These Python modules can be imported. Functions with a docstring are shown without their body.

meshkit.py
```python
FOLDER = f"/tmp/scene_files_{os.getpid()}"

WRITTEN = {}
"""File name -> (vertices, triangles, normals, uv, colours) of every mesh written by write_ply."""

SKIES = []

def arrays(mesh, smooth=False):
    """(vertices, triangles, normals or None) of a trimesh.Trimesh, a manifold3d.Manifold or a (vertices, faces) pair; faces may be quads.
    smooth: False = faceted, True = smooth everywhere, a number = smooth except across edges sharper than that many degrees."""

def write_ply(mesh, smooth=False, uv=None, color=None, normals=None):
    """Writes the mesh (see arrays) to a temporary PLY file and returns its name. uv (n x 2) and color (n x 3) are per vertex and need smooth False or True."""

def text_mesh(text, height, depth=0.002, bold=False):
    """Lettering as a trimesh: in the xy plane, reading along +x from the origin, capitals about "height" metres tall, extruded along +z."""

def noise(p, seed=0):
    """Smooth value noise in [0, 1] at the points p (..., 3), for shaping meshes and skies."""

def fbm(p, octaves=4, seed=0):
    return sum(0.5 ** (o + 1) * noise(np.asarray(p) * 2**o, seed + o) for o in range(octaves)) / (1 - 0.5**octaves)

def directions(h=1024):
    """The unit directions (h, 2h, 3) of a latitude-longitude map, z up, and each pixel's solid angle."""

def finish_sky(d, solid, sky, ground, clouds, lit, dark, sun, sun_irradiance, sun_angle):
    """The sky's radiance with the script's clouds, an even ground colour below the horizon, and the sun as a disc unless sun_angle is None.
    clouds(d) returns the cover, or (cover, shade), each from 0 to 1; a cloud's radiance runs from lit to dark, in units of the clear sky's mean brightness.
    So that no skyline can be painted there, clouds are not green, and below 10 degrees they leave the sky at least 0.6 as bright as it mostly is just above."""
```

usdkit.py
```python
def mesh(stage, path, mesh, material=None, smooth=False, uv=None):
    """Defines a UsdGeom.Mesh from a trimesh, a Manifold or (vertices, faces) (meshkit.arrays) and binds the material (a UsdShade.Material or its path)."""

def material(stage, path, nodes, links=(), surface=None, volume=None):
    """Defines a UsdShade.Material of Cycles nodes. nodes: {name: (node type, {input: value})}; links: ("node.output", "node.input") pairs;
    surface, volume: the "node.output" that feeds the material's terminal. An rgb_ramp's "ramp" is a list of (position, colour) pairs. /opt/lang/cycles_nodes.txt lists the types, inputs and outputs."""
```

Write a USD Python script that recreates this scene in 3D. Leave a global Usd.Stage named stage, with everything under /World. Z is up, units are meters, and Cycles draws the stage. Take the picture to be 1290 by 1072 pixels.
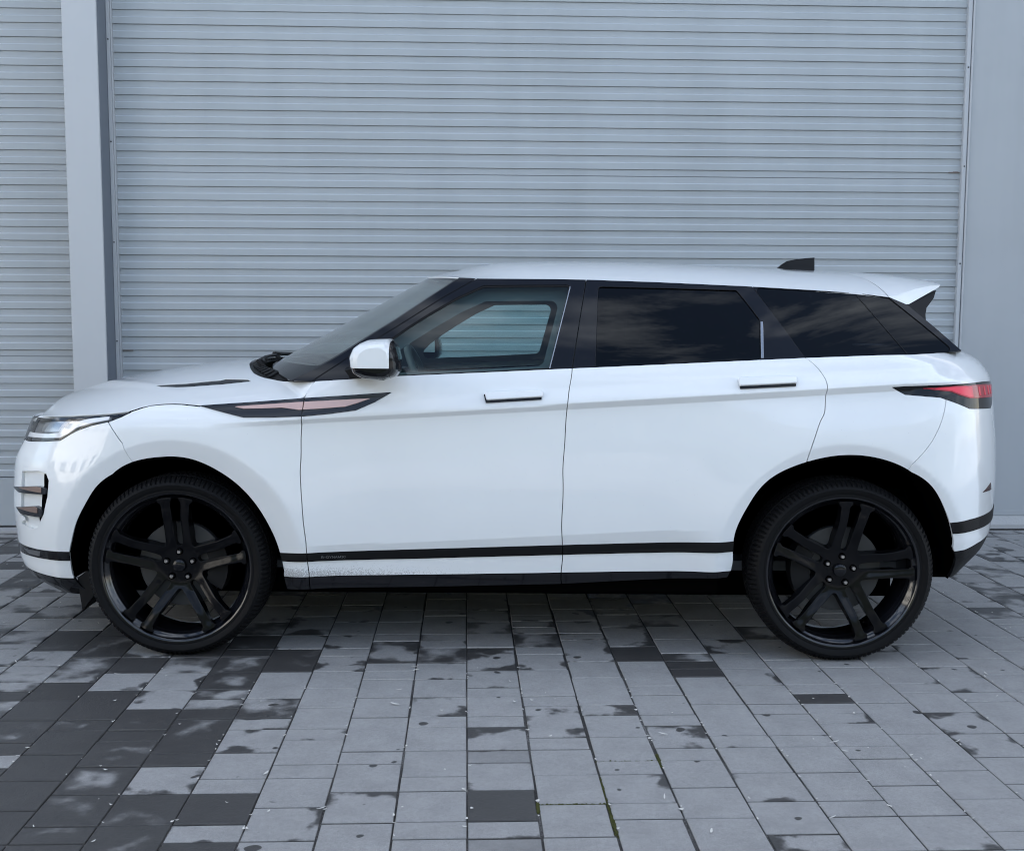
import math, random
import numpy as np, trimesh, shapely, manifold3d, usdkit, meshkit
import mapbox_earcut as earcut
from shapely.geometry import Polygon, LineString, Point, box
from shapely.ops import unary_union
from shapely import affinity
from scipy.interpolate import PchipInterpolator as PI
from pxr import Usd, UsdGeom, UsdLux, UsdShade, Gf, Sdf, Vt

stage = Usd.Stage.CreateInMemory()
UsdGeom.SetStageUpAxis(stage, UsdGeom.Tokens.z)
UsdGeom.SetStageMetersPerUnit(stage, 1.0)
world = UsdGeom.Xform.Define(stage, '/World')
UsdGeom.Scope.Define(stage, '/World/Looks')
rng = np.random.default_rng(7)

# ------------------------------------------------------------------ camera, sky, sun, exposure
YAW, PITCH, ROLL, CAM_H, F_PX = -0.0380, 0.09636, 0.00423, 1.370, 1386.06
EXPOSURE = 1.9
SUN_EL, SUN_AZ = math.radians(36), math.radians(52)       # azimuth from +y towards +x; the sun stands behind the building
SKY_STRENGTH, SUN_INTENSITY = 0.075, 1.25

fw = np.array([-math.sin(YAW) * math.cos(PITCH), math.cos(YAW) * math.cos(PITCH), -math.sin(PITCH)])
rt = np.array([math.cos(YAW), math.sin(YAW), 0.0]); dn = np.cross(fw, rt)
rt2 = math.cos(ROLL) * rt - math.sin(ROLL) * dn; dn2 = math.cos(ROLL) * dn + math.sin(ROLL) * rt
cam = UsdGeom.Camera.Define(stage, '/World/camera')
cam.AddTransformOp().Set(Gf.Matrix4d(*rt2, 0, *(-dn2), 0, *(-fw), 0, 0, 0, CAM_H, 1))
cam.CreateHorizontalApertureAttr(36.0); cam.CreateVerticalApertureAttr(36.0 * 850 / 1024)
cam.CreateFocalLengthAttr(F_PX / 1290 * 36.0); cam.CreateClippingRangeAttr(Gf.Vec2f(0.05, 5000))
cam.CreateExposureAttr(EXPOSURE)

sky = UsdLux.DomeLight.Define(stage, '/World/sky')
skym = usdkit.material(stage, '/World/Looks/sky_air', {
    "sky": ("sky_texture", {"sky_type": "single_scattering", "sun_disc": False, "sun_elevation": SUN_EL, "sun_rotation": SUN_AZ, "air_density": 1.0, "aerosol_density": 1.6}),
    "tc": ("texture_coordinate", {}),
    "map": ("mapping", {"scale": (1.0, 1.0, 3.6), "location": (0.35, 0.9, 0.2)}),
    "n": ("noise_texture", {"scale": 2.6, "detail": 8.0, "roughness": 0.62, "distortion": 0.35}),
    "ramp": ("rgb_ramp", {"ramp": [(0.0, (0, 0, 0)), (0.47, (0, 0, 0)), (0.62, (0.60, 0.60, 0.60)), (1.0, (.85, .85, .85))]}),
    "bw": ("rgb_to_bw", {}),
    "cl": ("mix_color", {"blend_type": "mix", "b": (10.4, 11.2, 12.2), "use_clamp": False, "use_clamp_result": False}),
    "bg": ("background_shader", {"strength": SKY_STRENGTH}),
}, [("tc.generated", "map.vector"), ("map.vector", "n.vector"), ("n.fac", "ramp.fac"), ("ramp.color", "bw.color"), ("bw.val", "cl.fac"), ("sky.color", "cl.a"), ("cl.result", "bg.color")], surface="bg.background")
UsdShade.MaterialBindingAPI.Apply(sky.GetPrim()).Bind(skym)
sky.GetPrim().SetCustomDataByKey('kind', 'structure')
sky.GetPrim().SetCustomDataByKey('label', 'blue afternoon sky with thin drifting clouds')
sky.GetPrim().SetCustomDataByKey('category', 'sky')

sun = UsdLux.DistantLight.Define(stage, '/World/sun')
sun.CreateNormalizeAttr(True) if hasattr(sun, 'CreateNormalizeAttr') else None
sun.CreateIntensityAttr(SUN_INTENSITY); sun.CreateAngleAttr(0.53); sun.CreateColorAttr(Gf.Vec3f(1.0, 0.94, 0.86))
# the light shines along its -z; its +z points at the sun
sun.AddRotateZOp().Set(-math.degrees(SUN_AZ)); sun.AddRotateXOp().Set(-(90 - math.degrees(SUN_EL)))

# ------------------------------------------------------------------ helpers
NAMES = {}
def path_of(name, parent):
    base = (parent.GetPath().pathString if parent is not None else '/World') + '/' + name
    k = NAMES.get(base, 0); NAMES[base] = k + 1
    return base if k == 0 else f'{base}_{k:03d}'
def tag(p, label=None, cat=None, group=None, kind=None):
    p = p.GetPrim() if hasattr(p, 'GetPrim') else p
    for k, v in (('label', label), ('category', cat), ('group', group), ('kind', kind)):
        if v: p.SetCustomDataByKey(k, v)
    return p
def xf(name, parent=None, loc=(0, 0, 0), rotz=0.0):
    x = UsdGeom.Xform.Define(stage, path_of(name, parent))
    if any(loc): x.AddTranslateOp().Set(Gf.Vec3d(*map(float, loc)))
    if rotz: x.AddRotateZOp().Set(math.degrees(rotz))
    return x.GetPrim()
def raw(name, v, f, n, mat, parent=None, uv=None):
    """one Mesh prim from vertices, triangles and vertex normals"""
    m = UsdGeom.Mesh.Define(stage, path_of(name, parent))
    m.CreatePointsAttr(Vt.Vec3fArray.FromNumpy(np.asarray(v, np.float32)))
    f = np.asarray(f, np.int32)
    m.CreateFaceVertexCountsAttr(Vt.IntArray.FromNumpy(np.full(len(f), f.shape[1], np.int32)))
    m.CreateFaceVertexIndicesAttr(Vt.IntArray.FromNumpy(f.ravel()))
    m.CreateSubdivisionSchemeAttr('none')
    if n is not None:
        m.CreateNormalsAttr(Vt.Vec3fArray.FromNumpy(np.asarray(n, np.float32))); m.SetNormalsInterpolation('vertex')
    if uv is not None:
        UsdGeom.PrimvarsAPI(m).CreatePrimvar('st', Sdf.ValueTypeNames.TexCoord2fArray, 'vertex').Set(Vt.Vec2fArray.FromNumpy(np.asarray(uv, np.float32)))
    UsdShade.MaterialBindingAPI.Apply(m.GetPrim()).Bind(mat)
    return m.GetPrim()
def obj(name, mesh, mat, parent=None, smooth=30):
    return usdkit.mesh(stage, path_of(name, parent), mesh, mat, smooth=smooth).GetPrim()
def bx(x0, x1, y0, y1, z0, z1, bev=0.0):
    if bev <= 0:
        m = trimesh.creation.box((x1 - x0, y1 - y0, z1 - z0)); m.apply_translation(((x0 + x1) / 2, (y0 + y1) / 2, (z0 + z1) / 2)); return m
    pts = [(x, y, z) for sx, sy, sz in np.ndindex(2, 2, 2) for x, y, z in (
        (x0 + bev if sx == 0 else x1 - bev, y0 if sy == 0 else y1, z0 + bev if sz == 0 else z1 - bev),
        (x0 if sx == 0 else x1, y0 + bev if sy == 0 else y1 - bev, z0 + bev if sz == 0 else z1 - bev),
        (x0 + bev if sx == 0 else x1 - bev, y0 + bev if sy == 0 else y1 - bev, z0 if sz == 0 else z1))]
    return hull(pts)
def hull(pts):
    return trimesh.convex.convex_hull(np.asarray(pts, float))
def cat(*ms):
    return trimesh.util.concatenate([m for m in ms])
def tubes(path, r, sides=8):
    path = np.asarray(path, float); t = np.gradient(path, axis=0); t /= np.linalg.norm(t, axis=1, keepdims=True)
    a = np.cross(t, np.where(np.abs(t[:, 2:]) < .9, [0, 0, 1.], [1., 0, 0])); a /= np.linalg.norm(a, axis=1, keepdims=True); b = np.cross(t, a)
    g = np.arange(sides) * 2 * np.pi / sides; r = np.broadcast_to(r, len(path))
    v = path[:, None] + r[:, None, None] * (np.cos(g)[None, :, None] * a[:, None] + np.sin(g)[None, :, None] * b[:, None])
    n = len(path); i, j = np.meshgrid(np.arange(n - 1), np.arange(sides), indexing='ij')
    q = np.stack([i * sides + j, i * sides + (j + 1) % sides, (i + 1) * sides + (j + 1) % sides, (i + 1) * sides + j], -1).reshape(-1, 4)
    v = np.vstack([v.reshape(-1, 3), path[0], path[-1]])
    caps = [(len(v) - 2, (k + 1) % sides, k) for k in range(sides)] + [(len(v) - 1, (n - 1) * sides + k, (n - 1) * sides + (k + 1) % sides) for k in range(sides)]
    return trimesh.Trimesh(v, np.vstack([q[:, [0, 1, 2]], q[:, [0, 2, 3]], caps]), process=False)
def revolve_y(prof, n=96, mod=None):
    """prof: (r, y) pairs turned about the y axis"""
    prof = np.asarray(prof, float); g = np.arange(n) * 2 * np.pi / n
    r = prof[:, 0][:, None] + (0 if mod is None else mod(g[None, :], prof[:, 0][:, None], prof[:, 1][:, None]))
    r = np.broadcast_to(r, (len(prof), n))
    v = np.stack([r * np.cos(g), np.broadcast_to(prof[:, 1][:, None], r.shape), r * np.sin(g)], -1).reshape(-1, 3)
    i, j = np.meshgrid(np.arange(len(prof) - 1), np.arange(n), indexing='ij')
    q = np.stack([i * n + j, i * n + (j + 1) % n, (i + 1) * n + (j + 1) % n, (i + 1) * n + j], -1).reshape(-1, 4)
    return trimesh.Trimesh(v, np.vstack([q[:, [0, 1, 2]], q[:, [0, 2, 3]]]), process=False)

def chart(poly, fn, cell, flip=False, offset=0.0, rim=0.012, soft=0.0012, face=True, mirror=False, scale=(1., 1.), skew=0.0):
    """A panel: the polygon POLY in the chart plane of the surface FN(a, b) -> points, cut on a grid so that it follows the surface, with a softened, turned-in edge.
    Returns vertices, triangles, normals."""
    polys = [p for p in (getattr(poly, 'geoms', None) or [poly]) if p.geom_type == 'Polygon' and p.area > 1e-5]
    sg = -1.0 if flip else 1.0
    def PN(q):
        e = 1e-4; a, b = q[:, 0] / scale[0], (q[:, 1] + skew * q[:, 0]) / scale[1]
        p = fn(a, b); n = np.cross(fn(a + e, b) - fn(a - e, b), fn(a, b + e) - fn(a, b - e)) * sg
        n /= np.maximum(np.linalg.norm(n, axis=1, keepdims=True), 1e-12)
        return p + offset * n, n
    V, T, N = [], [], []; base = 0
    for pg in polys:
        if skew: pg = affinity.affine_transform(pg, [1, 0, -skew, 1, 0, 0])
        pg = shapely.segmentize(pg, min(cell) * 1.01)
        pg = shapely.geometry.polygon.orient(pg)
        if face:
            a0, b0, a1, b1 = pg.bounds
            A = np.arange(math.floor(a0 / cell[0]), math.ceil(a1 / cell[0]) + 1) * cell[0]; B = np.arange(math.floor(b0 / cell[1]), math.ceil(b1 / cell[1]) + 1) * cell[1]
            ai, bi = np.meshgrid(A[:-1], B[:-1], indexing='ij'); ai, bi = ai.ravel(), bi.ravel()
            boxes = shapely.box(ai, bi, ai + cell[0], bi + cell[1]); shapely.prepare(pg)
            inside = shapely.contains_properly(pg, boxes); cut = shapely.intersects(pg, boxes) & ~inside
            pts, tri = [], []
            c = np.stack([ai, bi], 1)[inside]; k = len(c)
            if k:
                pts.append(np.stack([c, c + [cell[0], 0], c + [cell[0], cell[1]], c + [0, cell[1]]], 1).reshape(-1, 2))
                i = np.arange(k)[:, None] * 4
                tri += [i + [0, 1, 2], i + [0, 2, 3]]
            off = 4 * k
            for piece in shapely.intersection(pg, boxes[cut]):
                for g in (getattr(piece, 'geoms', None) or [piece]):
                    if g.geom_type != 'Polygon' or g.area < 1e-10: continue
                    rings = [np.asarray(g.exterior.coords)[:-1]] + [np.asarray(h.coords)[:-1] for h in g.interiors]
                    vv = np.vstack(rings); ee = np.cumsum([len(r) for r in rings]).astype(np.uint32)
                    t = earcut.triangulate_float64(vv, ee).reshape(-1, 3)
                    t = np.where((np.cross(vv[t[:, 1]] - vv[t[:, 0]], vv[t[:, 2]] - vv[t[:, 0]]) < 0)[:, None], t[:, ::-1], t)
                    pts.append(vv); tri.append(t.astype(int) + off); off += len(vv)
            pts = np.vstack(pts); tri = np.vstack(tri)
            key, inv = np.unique(np.round(pts, 7), axis=0, return_inverse=True)
            tri = inv.ravel()[tri]; tri = tri[(tri[:, 0] != tri[:, 1]) & (tri[:, 1] != tri[:, 2]) & (tri[:, 0] != tri[:, 2])]
            p, n = PN(key)
            V.append(p); N.append(n); T.append((tri if sg > 0 else tri[:, ::-1]) + base); base += len(p)
        if rim > 0:
            for ring in [pg.exterior] + list(pg.interiors):
                q = np.asarray(ring.coords)[:-1]; p, n = PN(q); m = len(q)
                tg = np.roll(p, -1, 0) - np.roll(p, 1, 0); out = np.cross(tg, n) * sg
                out /= np.maximum(np.linalg.norm(out, axis=1, keepdims=True), 1e-12)
                mid = n + out; mid /= np.maximum(np.linalg.norm(mid, axis=1, keepdims=True), 1e-12)
                rows = [(p, n), (p + out * soft * .7 - n * soft * .3, mid), (p + out * soft - n * soft, out), (p + out * soft - n * rim, out)]
                V += [r[0] for r in rows]; N += [r[1] for r in rows]
                i = np.arange(m); j = (i + 1) % m
                for r in range(3):
                    a, b, c, d = base + r * m + i, base + r * m + j, base + (r + 1) * m + j, base + (r + 1) * m + i
                    t = np.vstack([np.stack([a, d, c], 1), np.stack([a, c, b], 1)])
                    T.append(t if sg > 0 else t[:, ::-1])
                base += 4 * m
    V, T, N = np.vstack(V), np.vstack(T), np.vstack(N)
    if mirror: V, N, T = V * [1, -1, 1], N * [1, -1, 1], T[:, ::-1]
    return V, T, N
def join(*parts):
    V, T, N, b = [], [], [], 0
    for v, t, n in parts:
        V.append(v); N.append(n); T.append(t + b); b += len(v)
    return np.vstack(V), np.vstack(T), np.vstack(N)

# ------------------------------------------------------------------ materials
def M(name, nodes, links, surface='p.BSDF'):
    return usdkit.material(stage, '/World/Looks/' + name, nodes, links, surface=surface)
def plain(name, color, rough=.5, bump=0.0, bscale=200.0, **kw):
    nodes = {"p": ("principled_bsdf", {"base_color": color, "roughness": rough, **kw})}; links = []
    if bump:
        nodes.update({"tc": ("texture_coordinate", {}), "n": ("noise_texture", {"scale": bscale, "detail": 4.0}), "b": ("bump", {"strength": 1.0, "distance": bump})})
        links = [("tc.object", "n.vector"), ("n.fac", "b.height"), ("b.normal", "p.normal")]
    return M(name, nodes, links)
def metalcoat(name, wall_tint, noise=.04, ridge=False):
    """painted sheet: even colour with faint weather streaks and dust"""
    a = np.array(wall_tint)
    nodes = {
        "g": ("geometry", {}), "m1": ("mapping", {"scale": (1.2, 1.2, .12)}), "n1": ("noise_texture", {"scale": 3.0, "detail": 6.0, "roughness": .6}),
        "m2": ("mapping", {"scale": (.5, .5, 1.5)}), "n2": ("noise_texture", {"scale": 1.3, "detail": 3.0}),
        "n3": ("noise_texture", {"scale": 260.0, "detail": 2.0}),
        "s": ("math", {"math_type": "multiply_add", "value2": .6, "value3": 0.0}), "s2": ("math", {"math_type": "multiply_add", "value2": .4}),
        "r": ("rgb_ramp", {"ramp": [(.28, tuple(a * (1 - 2.0 * noise))), (.5, tuple(a)), (.72, tuple(a * (1 + 1.2 * noise)))]}),
        "rr": ("map_range", {"from_min": .3, "from_max": .7, "to_min": .34, "to_max": .5}),
        "b": ("bump", {"strength": .25, "distance": .0015}),
        "p": ("principled_bsdf", {"roughness": .42, "specular_ior_level": .4})}
    links = [("g.position", "m1.vector"), ("m1.vector", "n1.vector"), ("g.position", "m2.vector"), ("m2.vector", "n2.vector"), ("g.position", "n3.vector"),
         ("n1.fac", "s.value1"), ("n2.fac", "s2.value1"), ("s.value", "s2.value3"), ("s2.value", "r.fac"), ("r.color", "p.base_color"), ("n2.fac", "rr.value"), ("rr.result", "p.roughness"), ("n3.fac", "b.height"), ("b.normal", "p.normal")]
    if ridge:                                 # slat ledge drawn paler: the sky light it catches, put into the colour
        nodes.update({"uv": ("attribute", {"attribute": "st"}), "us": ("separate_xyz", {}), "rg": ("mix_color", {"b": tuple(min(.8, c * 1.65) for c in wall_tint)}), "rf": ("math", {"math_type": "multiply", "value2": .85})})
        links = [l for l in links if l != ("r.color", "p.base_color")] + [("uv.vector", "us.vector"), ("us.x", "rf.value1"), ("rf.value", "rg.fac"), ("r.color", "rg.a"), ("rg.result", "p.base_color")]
    return M(name, nodes, links)
# ------------------------------------------------------------------ building
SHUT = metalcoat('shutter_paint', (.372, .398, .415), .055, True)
WALLP = metalcoat('wall_paint', (.385, .402, .417), .04)
PILLAR = metalcoat('pillar_paint', (.46, .475, .488), .025)
REVEAL = metalcoat('pillar_side_dark', (.16, .18, .21), .04)  # darker tone for the thin sheet on the pillar's right side
RAILM = metalcoat('rail_metal', (.44, .455, .47), .04)
CONC = plain('plinth_concrete', (.42, .42, .42), .85, .004, 60)
ROOFM = plain('roof_sheet', (.2, .2, .21), .7)
DARKM = plain('dark_backing', (.03, .03, .032), .9)

YS = 7.12
building = xf('warehouse')
tag(building, 'pale grey industrial building with ribbed roller doors behind the white car', 'building')
H = 6.6
obj('wall', bx(3.2075, 16, 7.105, 20, .03, 4.6, .004), WALLP, building)
obj('upper_wall', bx(-9.4, 16, 7.0, 20, 4.603, H, .02), WALLP, building)
obj('backing', bx(-9.35, 3.2, 7.19, 20, .0, 4.6), DARKM, building)
obj('roof', bx(-9.6, 16.2, 6.85, 20.2, H + .003, H + .25), ROOFM, building)
pil = obj('pillar', bx(-2.4645, -2.2545, 6.93, 7.17, .0, 4.6, .004), PILLAR, building)
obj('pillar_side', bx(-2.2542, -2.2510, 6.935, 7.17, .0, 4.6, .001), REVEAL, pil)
# wall base: flashing strip and sloped concrete plinth
obj('flashing', bx(3.2075, 16, 7.098, 7.1045, .085, .118, .002), WALLP, building)
pl = trimesh.Trimesh([(3.165, 7.075, 0), (16, 7.075, 0), (16, 7.075, .028), (3.165, 7.075, .028), (3.165, 7.101, .084), (16, 7.101, .084), (3.165, 7.101, 0), (16, 7.101, 0)],
                     [(0, 1, 2), (0, 2, 3), (3, 2, 5), (3, 5, 4), (0, 3, 4), (0, 4, 6), (1, 7, 5), (1, 5, 2)], process=False)
obj('plinth', pl, CONC, building, False)
pl2 = trimesh.Trimesh([(-9, 7.02, 0), (-2.47, 7.02, 0), (-2.47, 7.02, .014), (-9, 7.02, .014), (-9, 7.10, .024), (-2.47, 7.10, .024)], [(0, 1, 2), (0, 2, 3), (3, 2, 5), (3, 5, 4)], process=False)
obj('plinth', pl2, CONC, building, False)
# slats: upper half set back, a small ledge, the lower half proud and undercut at its foot
def slat_mesh(x0, x1, z0, z1, full, jit):
    h = z1 - z0
    if full:
        prof = [(.0085, z1), (.0076, z1 - .0005), (.0080, z1 - h * .455), (.0020, z1 - h * .505), (.0, z1 - h * .528), (.0, z0 + .0019), (.0012, z0 + .0011), (.0085, z0 + .0009)]
    else:
        prof = [(.0085, z1), (.0076, z1 - .0005), (.0066, z0 + .0030), (.0080, z0 + .0022), (.011, z0 + .0020)]
    V, F, U = [], [], []
    for k in range(len(prof) - 1):
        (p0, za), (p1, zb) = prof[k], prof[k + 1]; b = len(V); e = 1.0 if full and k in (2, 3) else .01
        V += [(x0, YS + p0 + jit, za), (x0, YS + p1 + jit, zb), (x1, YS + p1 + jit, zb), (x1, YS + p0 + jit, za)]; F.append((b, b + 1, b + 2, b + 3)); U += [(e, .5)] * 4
    return V, F, U
def shutter(x0, x1, zbot, label):
    s = xf('shutter', building); tag(s, label)
    p = .0859; z = 2.3227
    rows = [(z - .04297, z, False)]; zz = z - .04297
    for k in range(13): rows.append((zz - p, zz, True)); zz -= p
    rows.append((zz - .04297, zz, False)); zz -= .04297
    while zz - p > zbot - .02: rows.append((zz - p, zz, True)); zz -= p
    zlow = zz
    zz = z
    for k in range(13): rows.append((zz, zz + p, True)); zz += p
    rows.append((zz, zz + .04297, False)); zz += .04297
    while zz < 4.58: rows.append((zz, zz + p, True)); zz += p
    for z0, z1, full in rows:
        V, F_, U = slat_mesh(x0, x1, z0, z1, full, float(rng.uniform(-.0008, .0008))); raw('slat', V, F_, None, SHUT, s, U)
    if zlow > .06:
        obj('bottom_rail', bx(x0, x1, YS - .012, YS + .03, .03, zlow - .004, .006), SHUT, s)
    else:
        obj('bottom_rail', bx(x0, x1, YS - .006, YS + .03, .006, max(zlow - .002, .012), .002), DARKM, s)
    return s
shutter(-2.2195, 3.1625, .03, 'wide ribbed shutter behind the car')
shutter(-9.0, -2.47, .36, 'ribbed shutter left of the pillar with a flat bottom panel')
# guide rails
r = obj('guide_rail', cat(bx(-2.2505, -2.229, 7.088, 7.16, .004, 4.6, .002), bx(-2.2288, -2.2200, 7.100, 7.16, .004, 4.6, .002)), RAILM, building)
r = obj('guide_rail', cat(bx(3.1630, 3.1885, 7.096, 7.16, .03, 4.6, .002), bx(3.1890, 3.1935, 7.108, 7.16, .03, 4.6), bx(3.1940, 3.2070, 7.091, 7.16, .03, 4.6, .004)), RAILM, building)
for zz in np.arange(.5, 4.5, .62):
    obj('rail_screw', trimesh.creation.cylinder(.005, .004, sections=8, transform=trimesh.geometry.align_vectors([0, 0, 1], [0, 1, 0])).apply_translation((3.176, 7.0955, zz)), DARKM, building)
    obj('rail_screw', trimesh.creation.cylinder(.005, .004, sections=8, transform=trimesh.geometry.align_vectors([0, 0, 1], [0, 1, 0])).apply_translation((-2.240, 7.0875, zz + .1)), DARKM, building)

RUST = plain('rust_mark', (.15, .115, .10), .8)
obj('rust_mark', cat(bx(3.085, 3.158, YS - .0012, YS + .003, 2.3205, 2.3260), bx(3.115, 3.150, YS - .0009, YS + .003, 2.3265, 2.3290)), RUST, building)
obj('rust_mark', bx(-2.214, -2.150, YS - .0012, YS + .003, 1.158, 1.1635), RUST, building)
# ------------------------------------------------------------------ paved yard
def paver_mat(name, wet):
    """cement block: fine grain and cloudy tone; damp where the noise and the joints keep the water. wet: 0 dry, .5 drying, 1 soaked"""
    lo, hi = {0: (1.3, 1.4), .35: (.755, .845), .6: (.58, .80), .8: (.37, .62), 1: (-.5, -.4)}[wet]
    return M(name, {
        "g": ("geometry", {}), "oi": ("object_info", {}), "uv": ("attribute", {"attribute": "st"}), "sx": ("separate_xyz", {}),
        "ax": ("math", {"math_type": "pingpong", "value2": .5}), "ay": ("math", {"math_type": "pingpong", "value2": .5}), "ed": ("math", {"math_type": "minimum"}),
        "ed2": ("map_range", {"from_min": 0.0, "from_max": .30, "to_min": .13, "to_max": 0.0, "clamp": True}),
        "rnd": ("math", {"math_type": "add"}), "rw": ("math", {"math_type": "multiply", "value2": 37.0}),
        "w1": ("noise_texture", {"dimensions": "4D", "scale": 6.0, "detail": 2.0, "roughness": .45, "distortion": .3}),
        "w2": ("noise_texture", {"scale": 24.0, "detail": 3.0, "roughness": .55}),
        "sp1": ("noise_texture", {"scale": 15.0, "detail": .0}), "spm": ("map_range", {"range_type": "smoothstep", "from_min": .80, "from_max": .82, "to_min": 0.0, "to_max": 1.0, "clamp": True}), "wmax": ("math", {"math_type": "maximum"}),
        "sz": ("separate_xyz", {}), "dz": ("map_range", {"from_min": -.0016, "from_max": -.0050, "to_min": 0.0, "to_max": 1.0, "clamp": True}), "dirt": ("mix_color", {"b": (.022, .020, .018)}),
        "wa": ("math", {"math_type": "multiply_add", "value2": .24}),
        "wb": ("math", {"math_type": "add"}),
        "wet": ("map_range", {"range_type": "smoothstep", "from_min": lo, "from_max": hi, "to_min": 0.0, "to_max": 1.0, "clamp": True}),
        "n1": ("noise_texture", {"scale": 9.0, "detail": 5.0, "roughness": .6}), "n2": ("noise_texture", {"scale": 420.0, "detail": 3.0, "roughness": .7}), "n3": ("noise_texture", {"scale": 70.0, "detail": 5.0, "roughness": .65, "distortion": .6}),
        "dry": ("rgb_ramp", {"ramp": [(.25, (.325, .320, .312)), (.5, (.372, .366, .357)), (.78, (.42, .413, .403))]}),
        "spk": ("rgb_ramp", {"ramp": [(.26, (.55, .55, .55)), (.42, (.92, .92, .92)), (.6, (1.05, 1.05, 1.05)), (.76, (1.5, 1.5, 1.48))]}),
        "cld": ("rgb_ramp", {"ramp": [(.3, (.90, .90, .90)), (.7, (1.08, 1.08, 1.08))]}),
        "isl": ("map_range", {"to_min": .90, "to_max": 1.09}),
        "m1": ("mix_color", {"blend_type": "multiply", "fac": 1.0}), "m2": ("mix_color", {"blend_type": "multiply", "fac": 1.0, "use_clamp": False}), "m3": ("mix_color", {"blend_type": "multiply", "fac": 1.0}),
        "dark": ("mix_color", {"blend_type": "multiply", "fac": 1.0, "b": (.20, .196, .196)}),
        "mx": ("mix_color", {"blend_type": "mix"}),
        "ro": ("map_range", {"to_min": .80, "to_max": .46}),
        "bs": ("math", {"math_type": "multiply_add", "value2": .5}),
        "b": ("bump", {"strength": .7, "distance": .0022}),
        "p": ("principled_bsdf", {"specular_ior_level": .4})},
        [("g.position", "w1.vector"), ("g.position", "w2.vector"), ("g.position", "n1.vector"), ("g.position", "n2.vector"), ("g.position", "n3.vector"),
         ("uv.vector", "sx.vector"), ("sx.x", "ax.value1"), ("sx.y", "ay.value1"), ("ax.value", "ed.value1"), ("ay.value", "ed.value2"), ("ed.value", "ed2.value"),
         ("w2.fac", "wa.value1"), ("w1.fac", "wa.value3"), ("wa.value", "wb.value1"), ("ed2.result", "wb.value2"), ("wb.value", "wet.value"), ("oi.random", "rnd.value1"), ("g.random_per_island", "rnd.value2"), ("rnd.value", "rw.value1"), ("rw.value", "w1.w"), ("g.position", "sp1.vector"), ("sp1.fac", "spm.value"), ("wet.result", "wmax.value1"), ("spm.result", "wmax.value2"), ("g.position", "sz.vector"), ("sz.z", "dz.value"), ("dz.result", "dirt.fac"), ("mx.result", "dirt.a"),
         ("n1.fac", "dry.fac"), ("n2.fac", "spk.fac"), ("n3.fac", "cld.fac"), ("g.random_per_island", "isl.value"),
         ("dry.color", "m1.a"), ("spk.color", "m1.b"), ("m1.result", "m2.a"), ("cld.color", "m2.b"), ("m2.result", "m3.a"), ("isl.result", "m3.b"),
         ("m3.result", "dark.a"), ("m3.result", "mx.a"), ("dark.result", "mx.b"), ("wmax.value", "mx.fac"), ("dirt.result", "p.base_color"), ("wmax.value", "ro.value"), ("ro.result", "p.roughness"),
         ("n2.fac", "bs.value1"), ("n3.fac", "bs.value3"), ("bs.value", "b.height"), ("b.normal", "p.normal")])
PAV = {w: paver_mat('paver_' + n, w) for w, n in ((0, 'dry'), (.35, 'spotted'), (.6, 'drying'), (.8, 'damp'), (1, 'soaked'))}
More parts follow.
